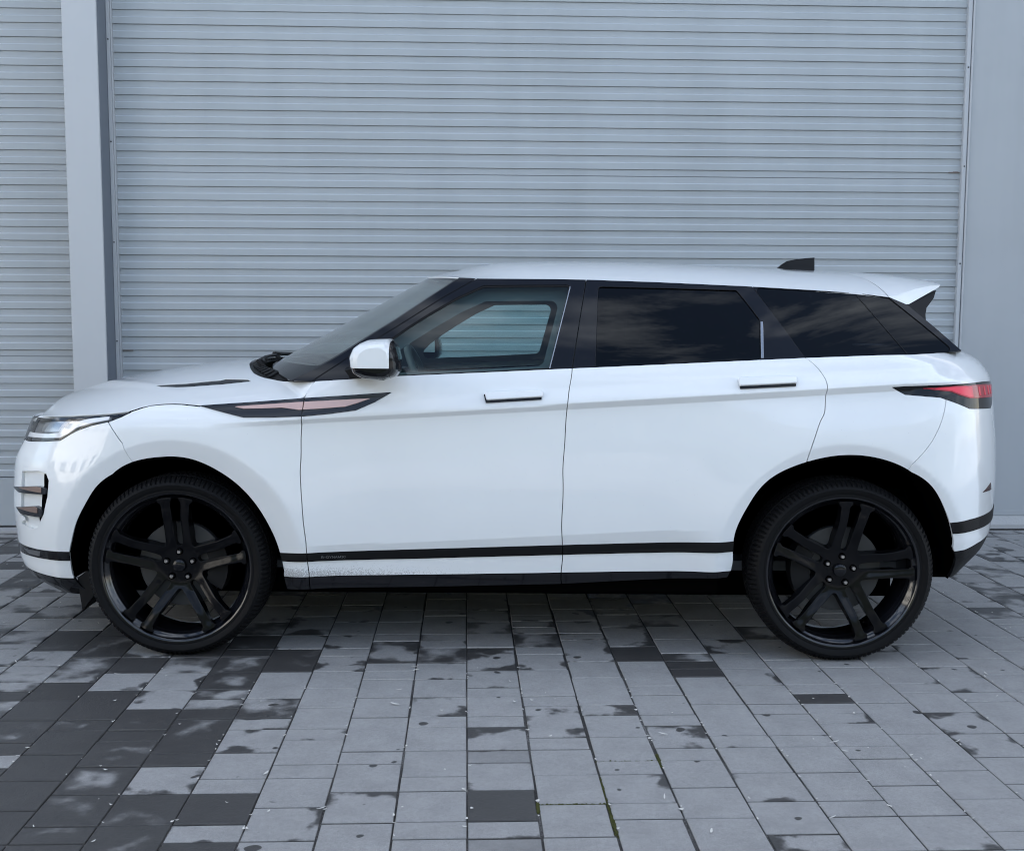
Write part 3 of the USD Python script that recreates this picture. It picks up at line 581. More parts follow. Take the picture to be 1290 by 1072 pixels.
PAINT = M('white_car_paint', {
    "tc": ("texture_coordinate", {}), "sp": ("separate_xyz", {}), "n": ("noise_texture", {"scale": 230.0, "detail": 3.0, "roughness": .6}), "n2": ("noise_texture", {"scale": 520.0, "detail": 2.0}),
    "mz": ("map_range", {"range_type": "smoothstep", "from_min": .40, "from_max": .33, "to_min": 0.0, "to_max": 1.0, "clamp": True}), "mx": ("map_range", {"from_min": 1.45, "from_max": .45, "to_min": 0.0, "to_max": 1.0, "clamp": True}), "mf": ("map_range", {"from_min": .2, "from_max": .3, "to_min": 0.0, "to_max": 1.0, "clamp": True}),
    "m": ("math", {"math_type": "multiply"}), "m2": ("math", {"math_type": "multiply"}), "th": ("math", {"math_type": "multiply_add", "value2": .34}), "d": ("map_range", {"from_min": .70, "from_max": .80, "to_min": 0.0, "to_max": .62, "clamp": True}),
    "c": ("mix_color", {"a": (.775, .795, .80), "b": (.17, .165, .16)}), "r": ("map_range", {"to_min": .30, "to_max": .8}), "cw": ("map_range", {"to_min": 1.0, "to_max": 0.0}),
    "p": ("principled_bsdf", {"coat_roughness": .015, "coat_ior": 1.5, "specular_ior_level": .4})},
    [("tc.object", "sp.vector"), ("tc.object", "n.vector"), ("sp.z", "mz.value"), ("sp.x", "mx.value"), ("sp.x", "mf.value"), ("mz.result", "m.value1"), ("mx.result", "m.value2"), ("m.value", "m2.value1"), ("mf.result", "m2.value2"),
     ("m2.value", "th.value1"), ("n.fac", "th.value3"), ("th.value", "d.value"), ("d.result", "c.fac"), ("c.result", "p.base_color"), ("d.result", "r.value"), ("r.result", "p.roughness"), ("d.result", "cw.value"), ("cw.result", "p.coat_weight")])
GLOSS = plain('gloss_black_trim', (.004, .004, .005), .05, specular_ior_level=.42)
BLADE = plain('blade_black', (.012, .013, .016), .16)
SATIN = plain('black_plastic', (.006, .006, .0065), .5, .0004, 900, specular_ior_level=.22)
DEEP = M('dark_cavity', {"p": ("diffuse_bsdf", {"color": (.0025, .0025, .0025)})}, [])
RUBBER = plain('tyre_rubber', (.0045, .0045, .005), .6, .0006, 300, specular_ior_level=.14)
ALLOY = plain('black_alloy', (.0025, .0025, .003), .18, specular_ior_level=.24)
STEEL = plain('bolt_metal', (.50, .48, .46), .32, metallic=1.0)
BARREL = plain('rim_black', (.004, .004, .005), .10, specular_ior_level=.8)
DISC = plain('brake_iron', (.06, .06, .06), .5, metallic=.5)
COPPER = plain('copper_trim', (.60, .40, .35), .28, metallic=.55)
COPPERD = plain('dark_copper_trim', (.40, .28, .23), .25, metallic=.8)
CHROME = plain('chrome_strip', (.42, .43, .45), .18, metallic=1.0)
REDB = plain('red_light_strip', (.74, .012, .045), .2, coat_weight=.25)
RED = plain('red_lens', (.36, .006, .020), .15, coat_weight=.3, subsurface_weight=.0)
REDD = plain('dark_red_reflector', (.045, .018, .016), .2)
WHITEL = plain('light_guide', (.82, .83, .84), .18, coat_weight=1.0)
LAMPIN = plain('lamp_inner', (.12, .122, .125), .3, metallic=.4)
CABIN = plain('cabin_trim', (.085, .09, .095), .6, .0004, 800)
CABINL = plain('cabin_lining', (.105, .108, .112), .85)
def pane(name, tint, refl=1.0, ior=1.5):
    return M(name, {"geo": ("geometry", {}), "io": ("map_range", {"to_min": ior, "to_max": 1 / ior}), "t": ("transparent_bsdf", {"color": tint}), "g": ("glossy_bsdf", {"roughness": .0, "color": (refl, refl, refl)}), "f": ("fresnel", {"IOR": 1.5}), "mx": ("mix_closure", {})},
             [("geo.backfacing", "io.value"), ("io.result", "f.IOR"), ("f.fac", "mx.fac"), ("t.BSDF", "mx.closure1"), ("g.BSDF", "mx.closure2")], surface='mx.closure')
GLASS = pane('clear_tinted_glass', (.62, .78, .77))
PRIV = pane('privacy_glass', (.028, .032, .038), 1.0, 1.40)
WGLASS = M('windscreen_glass', {"geo": ("geometry", {}), "io": ("map_range", {"to_min": 1.55, "to_max": .645}), "t": ("transparent_bsdf", {"color": (.62, .70, .69)}), "g": ("glossy_bsdf", {"roughness": .02, "color": (1, 1, 1)}), "f": ("fresnel", {"IOR": 1.5}), "mx": ("mix_closure", {}),
    "d": ("diffuse_bsdf", {"color": (.30, .32, .31)}), "m2": ("mix_closure", {"fac": .26})},  # pale diffuse share: thin dust plus sky reflection put in as haze
    [("geo.backfacing", "io.value"), ("io.result", "f.IOR"), ("f.fac", "mx.fac"), ("t.BSDF", "mx.closure1"), ("g.BSDF", "mx.closure2"), ("mx.closure", "m2.closure1"), ("d.BSDF", "m2.closure2")], surface='m2.closure')
LENS = pane('lamp_lens', (.97, .97, .97))

from scipy.interpolate import CubicSpline
def spl(p, n=80):                             # smooth curve through the points
    p = np.asarray(p, float); d = np.r_[0, np.cumsum(np.linalg.norm(np.diff(p * [.5, 1], axis=0), axis=1) ** .6)]
    return CubicSpline(d, p, bc_type='natural')(np.linspace(0, d[-1], n))
def pol(k): return np.asarray(F[k], float)
S2 = .5
def sp(k):                                    # polygon in the (s/2, z) chart of the lower body
    q = pol(k).copy(); q[:, 0] *= S2; return Polygon(q).buffer(0)
def ln(pts, w=.0042):
    q = np.asarray(pts, float).copy(); q[:, 0] *= S2; return LineString(q).buffer(w / 2, cap_style='flat')
def ext(pts, a=.03, b=.03):                   # a polyline with both ends run on
    p = np.asarray(pts, float); u = p[0] - p[1]; w = p[-1] - p[-2]
    return np.vstack([p[0] + u / np.linalg.norm(u) * a, p, p[-1] + w / np.linalg.norm(w) * b])
LBK = dict(fn=lb, cell=(.010, .0065), scale=(S2, 1.0), skew=.0735)
car = xf('car', None, (-1.1392978, 5.3365304, 0), -0.051566)
tag(car, 'white sport utility car with black wheels and dark rear windows parked side-on before the shutter', 'car')
def put(name, geo, mat, parent=None, label=None):
    return tag(raw(name, geo[0], geo[1], geo[2], mat, car if parent is None else parent), label)
def both(name, poly, mat, parent=None, label=None, **kw):
    k = dict(LBK); k.update(kw); g = chart(poly, **k)
    a = put(name, g, mat, parent, label); b = put(name, (g[0] * [1, -1, 1], g[1][:, ::-1], g[2] * [1, -1, 1]), mat, parent, label)
    return a, b
def across(name, poly, mat, parent=None, rear=False, **kw):   # a panel that runs across the car's middle
    m = affinity.scale(poly, -1, 1, origin=(0, 0)) if not rear else affinity.scale(poly, -1, 1, origin=(7 * S2, 0))
    k = dict(LBK); k.update(kw)
    return put(name, chart(unary_union([poly, m]).buffer(1e-6), **k), mat, parent)

# outline of the lower body's side
be, dg1, belt = pol('bonnet_edge'), pol('door_gap_1'), pol('belt')
top = [(0, .925), (.3, .937)] + be.tolist() + dg1[:4][::-1].tolist() + belt[1:].tolist() + [(6.76, 1.245), (7, 1.25)]
bot = [(7, .33), (6.45, .31), (6.1, .31), (5.1, .338), (4.88, .334), (3.9647, .2977), (3.066, .2802), (2.1, .27), (.86, .24), (.75, .226), (.6, .222), (0, .222)]
H = Polygon([(a * S2, b) for a, b in top + bot]).buffer(0)
fa, ra = np.vstack([[(.83, .20), (.8296, .3011)], spl(pol('front_arch')[1:-1], 140)]), np.vstack([[(5.045, .25)], spl(pol('rear_arch')[1:-1], 140), [(6.28, .40), (6.343, .355), (6.42, .30), (6.55, .2)]])
archF = Polygon([(a * S2, b) for a, b in [(.83, .0)] + fa.tolist() + [(2.1066, .0)]]).buffer(0)
archR = Polygon([(a * S2, b) for a, b in [(5.045, .0)] + ra.tolist() + [(6.6, .0)]]).buffer(0)
F['headlight'][:3] = [[.40, .945], [.33, .90], [.31, .853]]
F['fvent'] = [q for q in F['fvent'] if q[0] > .53] + [[.565, .500], [.565, .728]]
hl, tl, fv = sp('headlight'), sp('taillight'), sp('fvent')
grille = Polygon([(0, .70), (.19, .70), (.23, .86), (0, .87)])
intake = Polygon([(0, .42), (.16, .42), (.19, .60), (0, .60)])
wb = pol('sill_white_bot'); wbx = np.vstack([[1.9, .3205], wb, [5.2, .366]])
frlow = [(0, .300), (.9, .300)]
rl = [(6.1, .437), (6.228, .441), (6.29, .446), (6.375, .460), (6.46, .468), (6.56, .476), (7, .49)]
cuts = [ln(ext(spl(pol('front_bumper_gap')), .05, .05), .0024), ln(ext(spl(dg1), .05, .05)), ln(ext(spl(pol('door_gap_2')), .05, .05)), ln(ext(spl(pol('door_gap_3')), .05, .05)), ln(ext(spl(pol('rear_bumper_gap')), .05, .06), .0024),
        ln(wbx, .003), ln(frlow, .003), ln(rl, .003), ln([(6.47, 1.05), (6.62, .80), (7.02, .78)], .003), ln([(6.60, 1.10), (6.70, 1.3)], .003)]
cuts.append(ln(be, .0100))
body = H.difference(unary_union([archF, archR, hl.buffer(.0022), tl.buffer(.002), fv, grille, intake] + cuts))
pieces = sorted([p for p in body.geoms if p.area > 4e-4], key=lambda p: -p.area)
def s_at(p): c = p.representative_point(); return c.x / S2, c.y
names = []
for p in pieces:
    s, z = s_at(p); c = p.centroid; s = c.x / S2; z = c.y
    if z < .345 and .9 < s < 5.3 and p.bounds[3] < .40:
        both('sill', p, GLOSS, offset=-.004)
    elif p.bounds[2] / S2 < 1.02 and s < .95:
        if z < .30: across('lower_front_bumper', p, GLOSS) if p.bounds[0] < .01 else both('lower_front_bumper', p, GLOSS)
        elif p.bounds[0] < .01: across('front_bumper', p, PAINT)
        else: both('front_bumper_corner', p, PAINT)
    elif p.bounds[0] / S2 > 5.95:
        if p.bounds[3] < .50: across('lower_rear_bumper', p, SATIN, rear=True)
        elif p.bounds[2] / S2 > 6.99:
            across('tailgate' if z > .85 else 'rear_bumper', p, PAINT, rear=True)
        else: both('rear_bumper_corner', p, PAINT)
    elif s < 2.0: both('front_fender', p, PAINT)
    elif s < 3.7: both('front_door', p, PAINT)
    elif s < 5.3 and p.area > .2: both('rear_door', p, PAINT)
    else: both('rear_fender', p, PAINT)
    names.append((round(s, 2), round(z, 2), round(p.area, 3)))
print('PIECES', names)

# trim on the lower body
def clip(poly, *more): return poly.difference(unary_union([archF, archR] + cuts[:5] + list(more)))
st, sb = pol('strip_top'), pol('strip_bot')
strip = clip(Polygon([(a * S2, b) for a, b in [(1.9, .4195)] + st[1:3].tolist() + [(5.2, .494)] + [(5.2, .453)] + sb[1:3][::-1].tolist() + [(1.9, .387)]]))
for g in strip.geoms: both('lower_strip', g, SATIN, offset=.003, rim=.005)
fs = Polygon([(a * S2, b) for a, b in [(0, .392), (.40, .398), (.5092, .4048), (.6717, .4096), (.7801, .4150), (.90, .4150), (.90, .3785), (.7673, .3788), (.645, .3733), (.50, .366), (0, .362)]]).difference(archF.buffer(.0))
across('front_strip', fs, GLOSS, offset=.003, rim=.005)
rs = Polygon([(a * S2, b) for a, b in [(6.0, .560), (6.1732, .5651), (6.2699, .5729), (6.5695, .5851), (7, .60), (7, .55), (6.5852, .5361), (6.2917, .5247), (6.189, .5203), (6.0, .517)]]).difference(archR)
across('rear_strip', rs, SATIN, rear=True, offset=.003, rim=.005)
bl = Polygon([(a * S2, b) for a, b in F['blade']]).buffer(0)
for g in bl.difference(cuts[1]).geoms: both('side_blade', g, BLADE, offset=.004, rim=.006)
cp = Polygon([(a * S2, b) for a, b in F['blade_copper']]).buffer(0)
for g in cp.difference(cuts[1]).geoms: both('blade_inlay', g, COPPER, offset=.0065, rim=.004)
for k in ('handle_f', 'handle_r'):
    h = sp(k).buffer(0); x0, y0, x1, y1 = h.bounds
    a, b = both('door_handle', h.intersection(affinity.translate(h, 0, .013)).buffer(-.003).buffer(.003), PAINT, offset=.018, rim=.016, soft=.005, cell=(.006, .004))
    low = h.difference(affinity.translate(h, 0, .0085)).buffer(.0005)
    for par, sg in ((a, 1), (b, -1)):
        g = chart(h.buffer(-.001), **{**LBK, 'cell': (.01, .006)}, offset=.006, rim=.008)
        if sg < 0: g = (g[0] * [1, -1, 1], g[1][:, ::-1], g[2] * [1, -1, 1])
        put('handle_recess', g, GLOSS, par)
g = chart(sp('reflector'), **LBK, offset=.002, rim=.004)
both('rear_reflector', sp('reflector').buffer(-.001), REDD, offset=.002, rim=.004)
# front corner vents
fvr = fv.buffer(.001)
both('vent_recess', fvr, PAINT, offset=-.012, rim=.002)
both('vent_slot', sp('fvent_slot'), DEEP, offset=-.0095, rim=.0)
for k in ('fin1', 'fin2'):
    q = sp(k).union(affinity.translate(sp(k), -.004, 0)); a, b = both('vent_fin', q, BLADE, offset=.006, rim=.018, cell=(.008, .006))
    x0, y0, x1, y1 = q.bounds; up = q.intersection(box(x0 + .018, y0 + (y1 - y0) * .42, x1 - .012, y1)).buffer(-.002)
    for par, sg in ((a, 1), (b, -1)):
        g = chart(up, **{**LBK, 'cell': (.008, .006)}, offset=.0085, rim=.003)
        if sg < 0: g = (g[0] * [1, -1, 1], g[1][:, ::-1], g[2] * [1, -1, 1])
        put('fin_inlay', g, COPPERD, par)
both('parking_sensor', Point(.585 * S2, .530).buffer(.010), PAINT, offset=.002, rim=.003, cell=(.004, .004))
both('fog_light', sp('fog').buffer(-.001), LAMPIN, offset=.0045, rim=.002)
across('grille', grille.buffer(-.002), DEEP, offset=-.012, rim=.0)
across('lower_intake', intake.buffer(-.002), DEEP, offset=-.012, rim=.0)
for k in range(5):
    z = .72 + .03 * k; across('grille_bar', Polygon([(0, z), (.20, z), (.20, z + .012), (0, z + .012)]).intersection(grille), GLOSS, offset=-.004, rim=.008)
# headlights and tail lights
hgeo = chart(hl, **LBK, offset=0, rim=.04); hin = chart(hl.buffer(.004), **LBK, offset=-.034, rim=0); drl = sp('drl').intersection(hl.buffer(-.004)); refl = sp('hl_reflector').intersection(hl.buffer(-.004)).difference(drl.buffer(.003))
for sg in (1, -1):
    fl = lambda g: g if sg > 0 else (g[0] * [1, -1, 1], g[1][:, ::-1], g[2] * [1, -1, 1])
    hp = xf('headlight', car)
    put('lamp_housing', fl(hin), LAMPIN, hp); put('lamp_rim', fl(chart(hl, **LBK, offset=-.0015, rim=.033, face=False)), DEEP, hp)
    put('light_guide', fl(chart(drl, **LBK, offset=-.005, rim=.02)), WHITEL, hp)
    put('lamp_reflector', fl(chart(refl, **LBK, offset=-.02, rim=.012)), CHROME, hp)
    put('brow', fl(chart(hl.difference(affinity.translate(hl, 0, -.006)), **LBK, offset=-.008, rim=.01)), GLOSS, hp)
    put('lamp_lens', fl(chart(hl.buffer(-.0012), **LBK, offset=0, rim=.0)), LENS, hp)
    tp = xf('tail_light', car)
    put('lamp_body', fl(chart(tl, **LBK, offset=.0005, rim=.02)), GLOSS, tp)
    put('red_lens', fl(chart(sp('tail_red').intersection(tl.buffer(-.002)), **LBK, offset=.003, rim=.003)), RED, tp)
    tr_ = sp('tail_red').intersection(tl.buffer(-.002)); put('light_strip', fl(chart(tr_.intersection(box(0, 0, 6.32 * S2, 2)).buffer(-.004), **LBK, offset=.0042, rim=.001)), REDB, tp)
    for q_ in (6.36, 6.41, 6.46, 6.50): put('lamp_fin', fl(chart(box(q_ * S2, 1.070, q_ * S2 + .007, 1.104).intersection(tr_), **LBK, offset=.0042, rim=.001)), REDB, tp)
bs_ = be[(be[:, 0] > .955) & (be[:, 0] < 1.37)]
both('bonnet_seal', LineString(np.column_stack([bs_[:, 0] * S2, bs_[:, 1] - .0035])).buffer(.0028, cap_style='flat'), DEEP, offset=-.0012, rim=.0)  # dark strip put in for the shade of the bonnet gap
# inner skin and wheel housings
inner = Polygon([(.62 * S2, .34), (6.35 * S2, .40), (6.35 * S2, 1.17), (3.7 * S2, 1.135), (2.1 * S2, 1.085), (1.9 * S2, 1.035), (1.45 * S2, 1.02), (1.15 * S2, 1.022), (.98 * S2, 1.0), (.9 * S2, .96), (.62 * S2, .93)]).difference(unary_union([archF.buffer(.012), archR.buffer(.012)]))
both('door_lining', inner, DEEP, offset=-.045, rim=0, cell=(.04, .04))
for arch, cx in ((fa, 0.0), (ra, WB)):
    p = lb(arch[:, 0], arch[:, 1]); p = p[p[:, 2] > .25]; p = arc(p, 60)
    for sg in (-1, 1):
        o = p.copy(); o[:, 1] = (np.abs(p[:, 1]) - .006); i_ = p.copy(); i_[:, 1] = .45
        v = np.vstack([o, i_, [[cx, .45, .25]]]); v[:, 1] *= sg; n = len(p); k = np.arange(n - 1)
        f = np.vstack([np.stack([k, k + 1, n + k + 1], 1), np.stack([k, n + k + 1, n + k], 1), np.stack([n + k, n + k + 1, np.full(n - 1, 2 * n)], 1)])
        obj('wheel_housing', trimesh.Trimesh(v, f, process=False), DEEP, car)
fl_ = hull([(-.44, y, z) for y in (-.83, -.60) for z in (.30, .29)] + [(-.425, -.83, .16), (-.36, -.83, .245), (-.425, -.60, .16), (-.36, -.60, .245), (-.40, -.83, .33), (-.40, -.60, .33)])
obj('air_deflector', fl_, SATIN, car); m = fl_.copy(); m.apply_transform(np.diag([1, -1, 1, 1])); m.invert(); obj('air_deflector', m, SATIN, car)
obj('underbody', cat(bx(-.42, 2.98, -.62, .62, .19, .36, .02), bx(-.70, 3.25, -.60, .60, .27, .40, .02), bx(.44, 2.22, -.80, .80, .235, .35, .02)), DEEP, car)

# bonnet, cowl, windscreen, roof, spoiler, rear window
E2 = np.vstack([be, dg1[:5][::-1][1:]]); EDGE = smooth_curve(lb(E2[:, 0], E2[:, 1]), 160, 14)
BK = dict(fn=lambda u, v: bonnet(EDGE, u, v), cell=(.018, .012), scale=(.85, 1.1))
cowl = [(1.0, 1.0)] + F['cowl'][1:8] + [(.30, .915), (0, .918)]
cowl = Polygon([(a * .85, b * 1.1) for a, b in cowl + [(-a, b) for a, b in cowl[::-1][1:]]]).buffer(0)
rect = box(-.8485, 0, .8485, 1.1)
hv = Polygon([(a * .85, b * 1.1) for a, b in F['hood_vent']]).buffer(0); hv2 = affinity.scale(hv, -1, 1, origin=(0, 0))
put('bonnet', chart(rect.difference(unary_union([cowl.buffer(.002), hv.buffer(.001), hv2.buffer(.001)])), **BK, rim=.01), PAINT)
for h in (hv, hv2): put('bonnet_vent', chart(h, **BK, offset=-.003, rim=.006), BLADE)
cw = put('cowl', chart(cowl, **BK, offset=-.012, rim=.008), SATIN)
ribs = [LineString([(a * .85, .93 * 1.1), (a * .85 * 1.0, .985 * 1.1)]).buffer(.008, cap_style='flat') for a in np.linspace(-.78, .78, 40)]
put('cowl_rib', chart(unary_union(ribs).intersection(cowl.buffer(-.004)), **BK, offset=-.004, rim=.008), SATIN, cw)
AL = smooth_curve(F['a_line'], 60, 2); RL = smooth_curve(F['roof_rail'], 80, 2)
WK = dict(fn=lambda u, v: screen(AL, u, v), cell=(.03, .03), scale=(.8, .9))
full = box(-.8, 0, .8, .9); ug = np.linspace(-.785, .785, 41); gl = Polygon([(a, (.045 + .12 * abs(a / .8) ** 3) * .9) for a in ug] + [(.785, .885), (-.785, .885)]).buffer(-.02).buffer(.02)
put('windscreen', chart(gl, **WK, rim=0), WGLASS); put('windscreen_border', chart(full.difference(gl), **WK, rim=.006), GLOSS)
put('roof', chart(box(-.7, 0, .7, 1.8), fn=lambda u, v: roof(RL, u, v), cell=(.03, .04), scale=(.7, 1.8), rim=.008), PAINT)
hd = chart(box(-.68, .02, .68, 1.78), fn=lambda u, v: roof(RL, u, v), cell=(.08, .08), scale=(.7, 1.8), rim=0, offset=-.03); put('headlining', hd, CABINL)
u = np.linspace(-1, 1, 61)
fr = roof(RL, u, np.ones(61)) + [.004, 0, -.001]
lip = np.stack([3.142 + .055 * (1 - u ** 2), -.60 * u * -1 * -1, 1.520 + .036 * (1 - np.abs(u) ** 2.5)], 1)
mid = (fr + lip) / 2 + np.stack([0 * u, 0 * u, .010 + 0 * u], 1)
und = np.stack([2.985 + .03 * (1 - u ** 2), -gw(2.976, 1.432) * u, 1.432 + .045 * (1 - np.abs(u) ** 2.5)], 1)
q1, q3 = fr * .56 + mid * .375 + lip * .065, fr * .065 + mid * .375 + lip * .56
rows = [fr, (fr * .375 + mid * .75 - lip * .125), mid, (-fr * .125 + mid * .75 + lip * .375), lip, lip - [.006, 0, .010], und]
V = np.vstack(rows); n = 61; T = []
for r in range(len(rows) - 1):
    k = np.arange(n - 1); a = r * n + k
    T += [np.stack([a, a + 1, a + n + 1], 1), np.stack([a, a + n + 1, a + n], 1)]
for e in (0, n - 1):
    ring = [r * n + e for r in range(len(rows))]
    dl = len(V); V = np.vstack([V, [(2.9161, math.copysign(gw(2.9161, 1.4705), fr[e, 1]), 1.4705)]])
    ring = ring + [dl]; c = len(V); V = np.vstack([V, V[ring].mean(0)])
    for i in range(len(ring)): T.append(np.array([[ring[i], ring[(i + 1) % len(ring)], c]]))
spo = trimesh.Trimesh(V, np.vstack(T), process=False); trimesh.repair.fix_normals(spo); obj('spoiler', spo, PAINT, car, 35)
wl = pol('winglet')
for sg in (1, -1):
    P0 = np.array([(x, -gw(x, z) - .002, z) for x, z in wl]); P1 = P0 + [0, .035, 0]
    pg = Polygon(wl); t = earcut.triangulate_float64(wl, np.array([len(wl)], np.uint32)).reshape(-1, 3).astype(int); m_ = len(wl); k = np.arange(m_); j = (k + 1) % m_
    f = np.vstack([t, t[:, ::-1] + m_, np.stack([k, j, j + m_], 1), np.stack([k, j + m_, k + m_], 1)])
    w = trimesh.Trimesh(np.vstack([P0, P1]) * [1, sg, 1], f, process=True); trimesh.repair.fix_normals(w); obj('spoiler_winglet', w, SATIN, car, 20)
def rearwin(u, v):
    xt, zt, xb, zb = 2.978, 1.432, 3.183, 1.2497
    ze = zb + (zt - zb) * v; xe = xb + (xt - xb) * v; ye = gw(xe, ze); k = 1 - np.abs(u) ** 2.4
    return np.stack([xe + .085 * k, ye * u, ze + (.012 + .03 * v) * k], -1)
put('rear_window', chart(box(-.75, 0, .75, .30), fn=rearwin, cell=(.04, .03), scale=(.75, .3), rim=.006), PRIV)
put('rear_window_border', chart(box(-.75, 0, .75, .30).difference(box(-.70, .03, .70, .27)), fn=rearwin, cell=(.04, .03), scale=(.75, .3), rim=0, offset=.0012), GLOSS)
ss = np.linspace(6.6781, 7.3219, 61); zt_ = np.interp(np.minimum(ss, 14 - ss), [6.6781, 6.76, 7], [1.2404, 1.245, 1.25])
A = lb(ss, zt_); B = rearwin(np.linspace(-1, 1, 61), np.zeros(61)) - [0, 0, .003]
if A[0, 1] * B[0, 1] < 0: B = B[::-1]
C = (A + B) / 2 + [0, 0, .004]
V = np.vstack([A, C, B]); k = np.arange(60); T = np.vstack([np.stack([k + o, k + 1 + o, k + 62 + o], 1) for o in (0, 61)] + [np.stack([k + o, k + 62 + o, k + 61 + o], 1) for o in (0, 61)])
obj('tailgate_shelf', trimesh.Trimesh(V, T, process=False), PAINT, car, True)

# side windows and pillars
def gside(x, z): return np.stack([x, -gw(x, z), z + 0 * x], -1)
GK = dict(fn=gside, cell=(.03, .03))
al, rr, dl_, bg = pol('a_line'), pol('roof_rail'), pol('d_line'), pol('belt_g')
REG = Polygon(al[::-1].tolist() + rr.tolist() + dl_[1:].tolist() + bg[::-1].tolist()).buffer(0)
gf, gr, gq = (Polygon(pol(k)).buffer(-.012).buffer(.012) for k in ('glass_f', 'glass_r', 'glass_q'))
ai = pol('a_inner'); ta = np.linspace(0, 1, 30); amid = arc(al[::-1], 30) * .52 + arc(ai[::-1], 30) * .48
gcut = [LineString(ext(pol('gap_b'), .02, .02)).buffer(.0025), LineString(ext(pol('gap_c'), .02, .02)).buffer(.0018), LineString(ext(amid, .03, .03)).buffer(.0022)]
trim = REG.difference(unary_union([gf.buffer(.0025), gr.buffer(.0025), gq.buffer(.002)] + gcut))
for p in sorted([p for p in trim.geoms if p.area > 2e-4], key=lambda p: -p.area):
    both('pillar_trim', p, GLOSS, fn=gside, cell=(.03, .03), scale=(1., 1.), offset=.002, rim=.008)
gk = dict(fn=gside, cell=(.03, .03), scale=(1., 1.))
both('front_side_window', gf, GLASS, offset=-.004, rim=0, **gk)
both('rear_side_window', gr, PRIV, offset=-.004, rim=0, **gk)
both('quarter_window', gq, PRIV, offset=-.002, rim=0, **gk)
both('window_seal', gf.buffer(.004).difference(gf.buffer(-.004)), SATIN, offset=-.001, rim=.004, **gk)
both('window_strip', Polygon(pol('chrome')).buffer(-.0035), CHROME, offset=.005, rim=.005, **gk)
both('window_edge_strip', Polygon([(1.5890, 1.505), (1.5912, 1.505), (1.5037, 1.174), (1.5015, 1.174)]), CHROME, offset=.002, rim=.002, **gk)
both('quarter_seam', LineString(pol('fixq')).buffer(.0012).intersection(REG), SATIN, offset=.0006, rim=0, **gk)
both('pillar_lining', REG.difference(unary_union([gf.buffer(-.035).buffer(-.03).buffer(.03), gr.buffer(-.03), gq.buffer(-.05)])), CABINL, offset=-.05, rim=.0, **gk)
# ledge between the doors and the glass
bx_ = np.linspace(.575, 3.18, 60); zb_ = np.interp(bx_, bg[:, 0], bg[:, 1]); a = np.stack([bx_, -lby(bx_, zb_) , zb_ - .003], 1); b = np.stack([bx_, -gw(bx_, zb_) + .01, zb_ - .001], 1)
k = np.arange(59)
for sg in (1, -1):
    obj('window_ledge', trimesh.Trimesh(np.vstack([a, b]) * [1, sg, 1], np.vstack([np.stack([k, k + 1, k + 61], 1), np.stack([k, k + 61, k + 60], 1)]), process=False), SATIN, car)

# mirrors
def blob(poly, layers, n=60):
    p = np.asarray(poly, float); c = p.mean(0); q = arc(np.vstack([p, p[:1]]), n)[:-1]
    q = q * .6 + (np.roll(q, 1, 0) + np.roll(q, -1, 0)) * .2
    return hull(np.vstack([np.column_stack([(c + (q - c) * s)[:, 0], np.full(len(q), y), (c + (q - c) * s)[:, 1]]) for y, s in layers]))
LY = [(-1.145, .60), (-1.137, .76), (-1.118, .90), (-1.085, .97), (-1.03, 1.0), (-.97, .985), (-.935, .92), (-.915, .78)]
shell_ = unary_union([Polygon(F[k]).buffer(.001) for k in ('mirror_cap', 'mirror_low', 'mirror_frame')]).buffer(.012).buffer(-.012)
full_ = blob(np.asarray(shell_.exterior.coords)[:-1], LY, 90)
full_ = trimesh.Trimesh(*trimesh.remesh.subdivide_to_size(full_.vertices, full_.faces, .02))
def part_of(m, cuts_):
    for n_, o_ in cuts_: m = trimesh.intersections.slice_mesh_plane(m, n_, o_, cap=False)
    return m
XR, ZR = (.893, 0, 1.2), (.80, 0, 1.183)
for sg in (1, -1):
    mp = xf('wing_mirror', car)
    for nm, mt, cs in (('mirror_cap', PAINT, [((-1, 0, 0), XR), ((0, 0, 1), ZR)]), ('mirror_base', GLOSS, [((-1, 0, 0), (.892, 0, 1.2)), ((0, 0, -1), (.8, 0, 1.1825))]), ('mirror_frame', GLOSS, [((1, 0, 0), (.8935, 0, 1.2))])):
        m = part_of(full_, cs)
        if sg < 0: m = m.copy(); m.apply_transform(np.diag([1, -1, 1, 1])); m.invert()
        obj(nm, m, mt, mp, 50)
    m = blob(F['mirror_arm'], [(-1.0, .8), (-.95, 1), (-.86, 1.1)])
    if sg < 0: m.apply_transform(np.diag([1, -1, 1, 1])); m.invert()
    obj('mirror_arm', m, SATIN, mp, 40)
fp = pol('fin'); obj('roof_antenna', hull(np.vstack([[(x, y, z) for x, z in fp for y in ((-.028, .028) if z < 1.61 else (-.012, .012) if z < 1.65 else (-.006, .006))]])), SATIN, car, 30)
# wipers
for y0 in (-.50, .12):
    L = [bonnet(EDGE, np.array([a]), np.array([.955]))[0] + [.03, 0, .012] for a in np.linspace((-y0) / .9, (-y0 - .55) / .9, 12)]
    obj('wiper', cat(tubes(np.array(L), .007), tubes(np.array([L[0] + [.0, 0, -.02], L[0] + [-.03, 0, .005], L[6]]), .009)), SATIN, car)
# lettering on the lower strip
tm = meshkit.text_mesh('R-DYNAMIC', .009, .0006); tv = np.array(tm.vertices)
xs_ = .585 + tv[:, 0] * 1.3; zs_ = .4055 + tv[:, 1] + (xs_ - .585) * .01; tp_ = np.stack([xs_, -lby(xs_, zs_) - .0045 - tv[:, 2], zs_], 1)
obj('strip_lettering', trimesh.Trimesh(tp_, tm.faces, process=False), plain('badge_grey', (.22, .22, .22), .3), car, False)

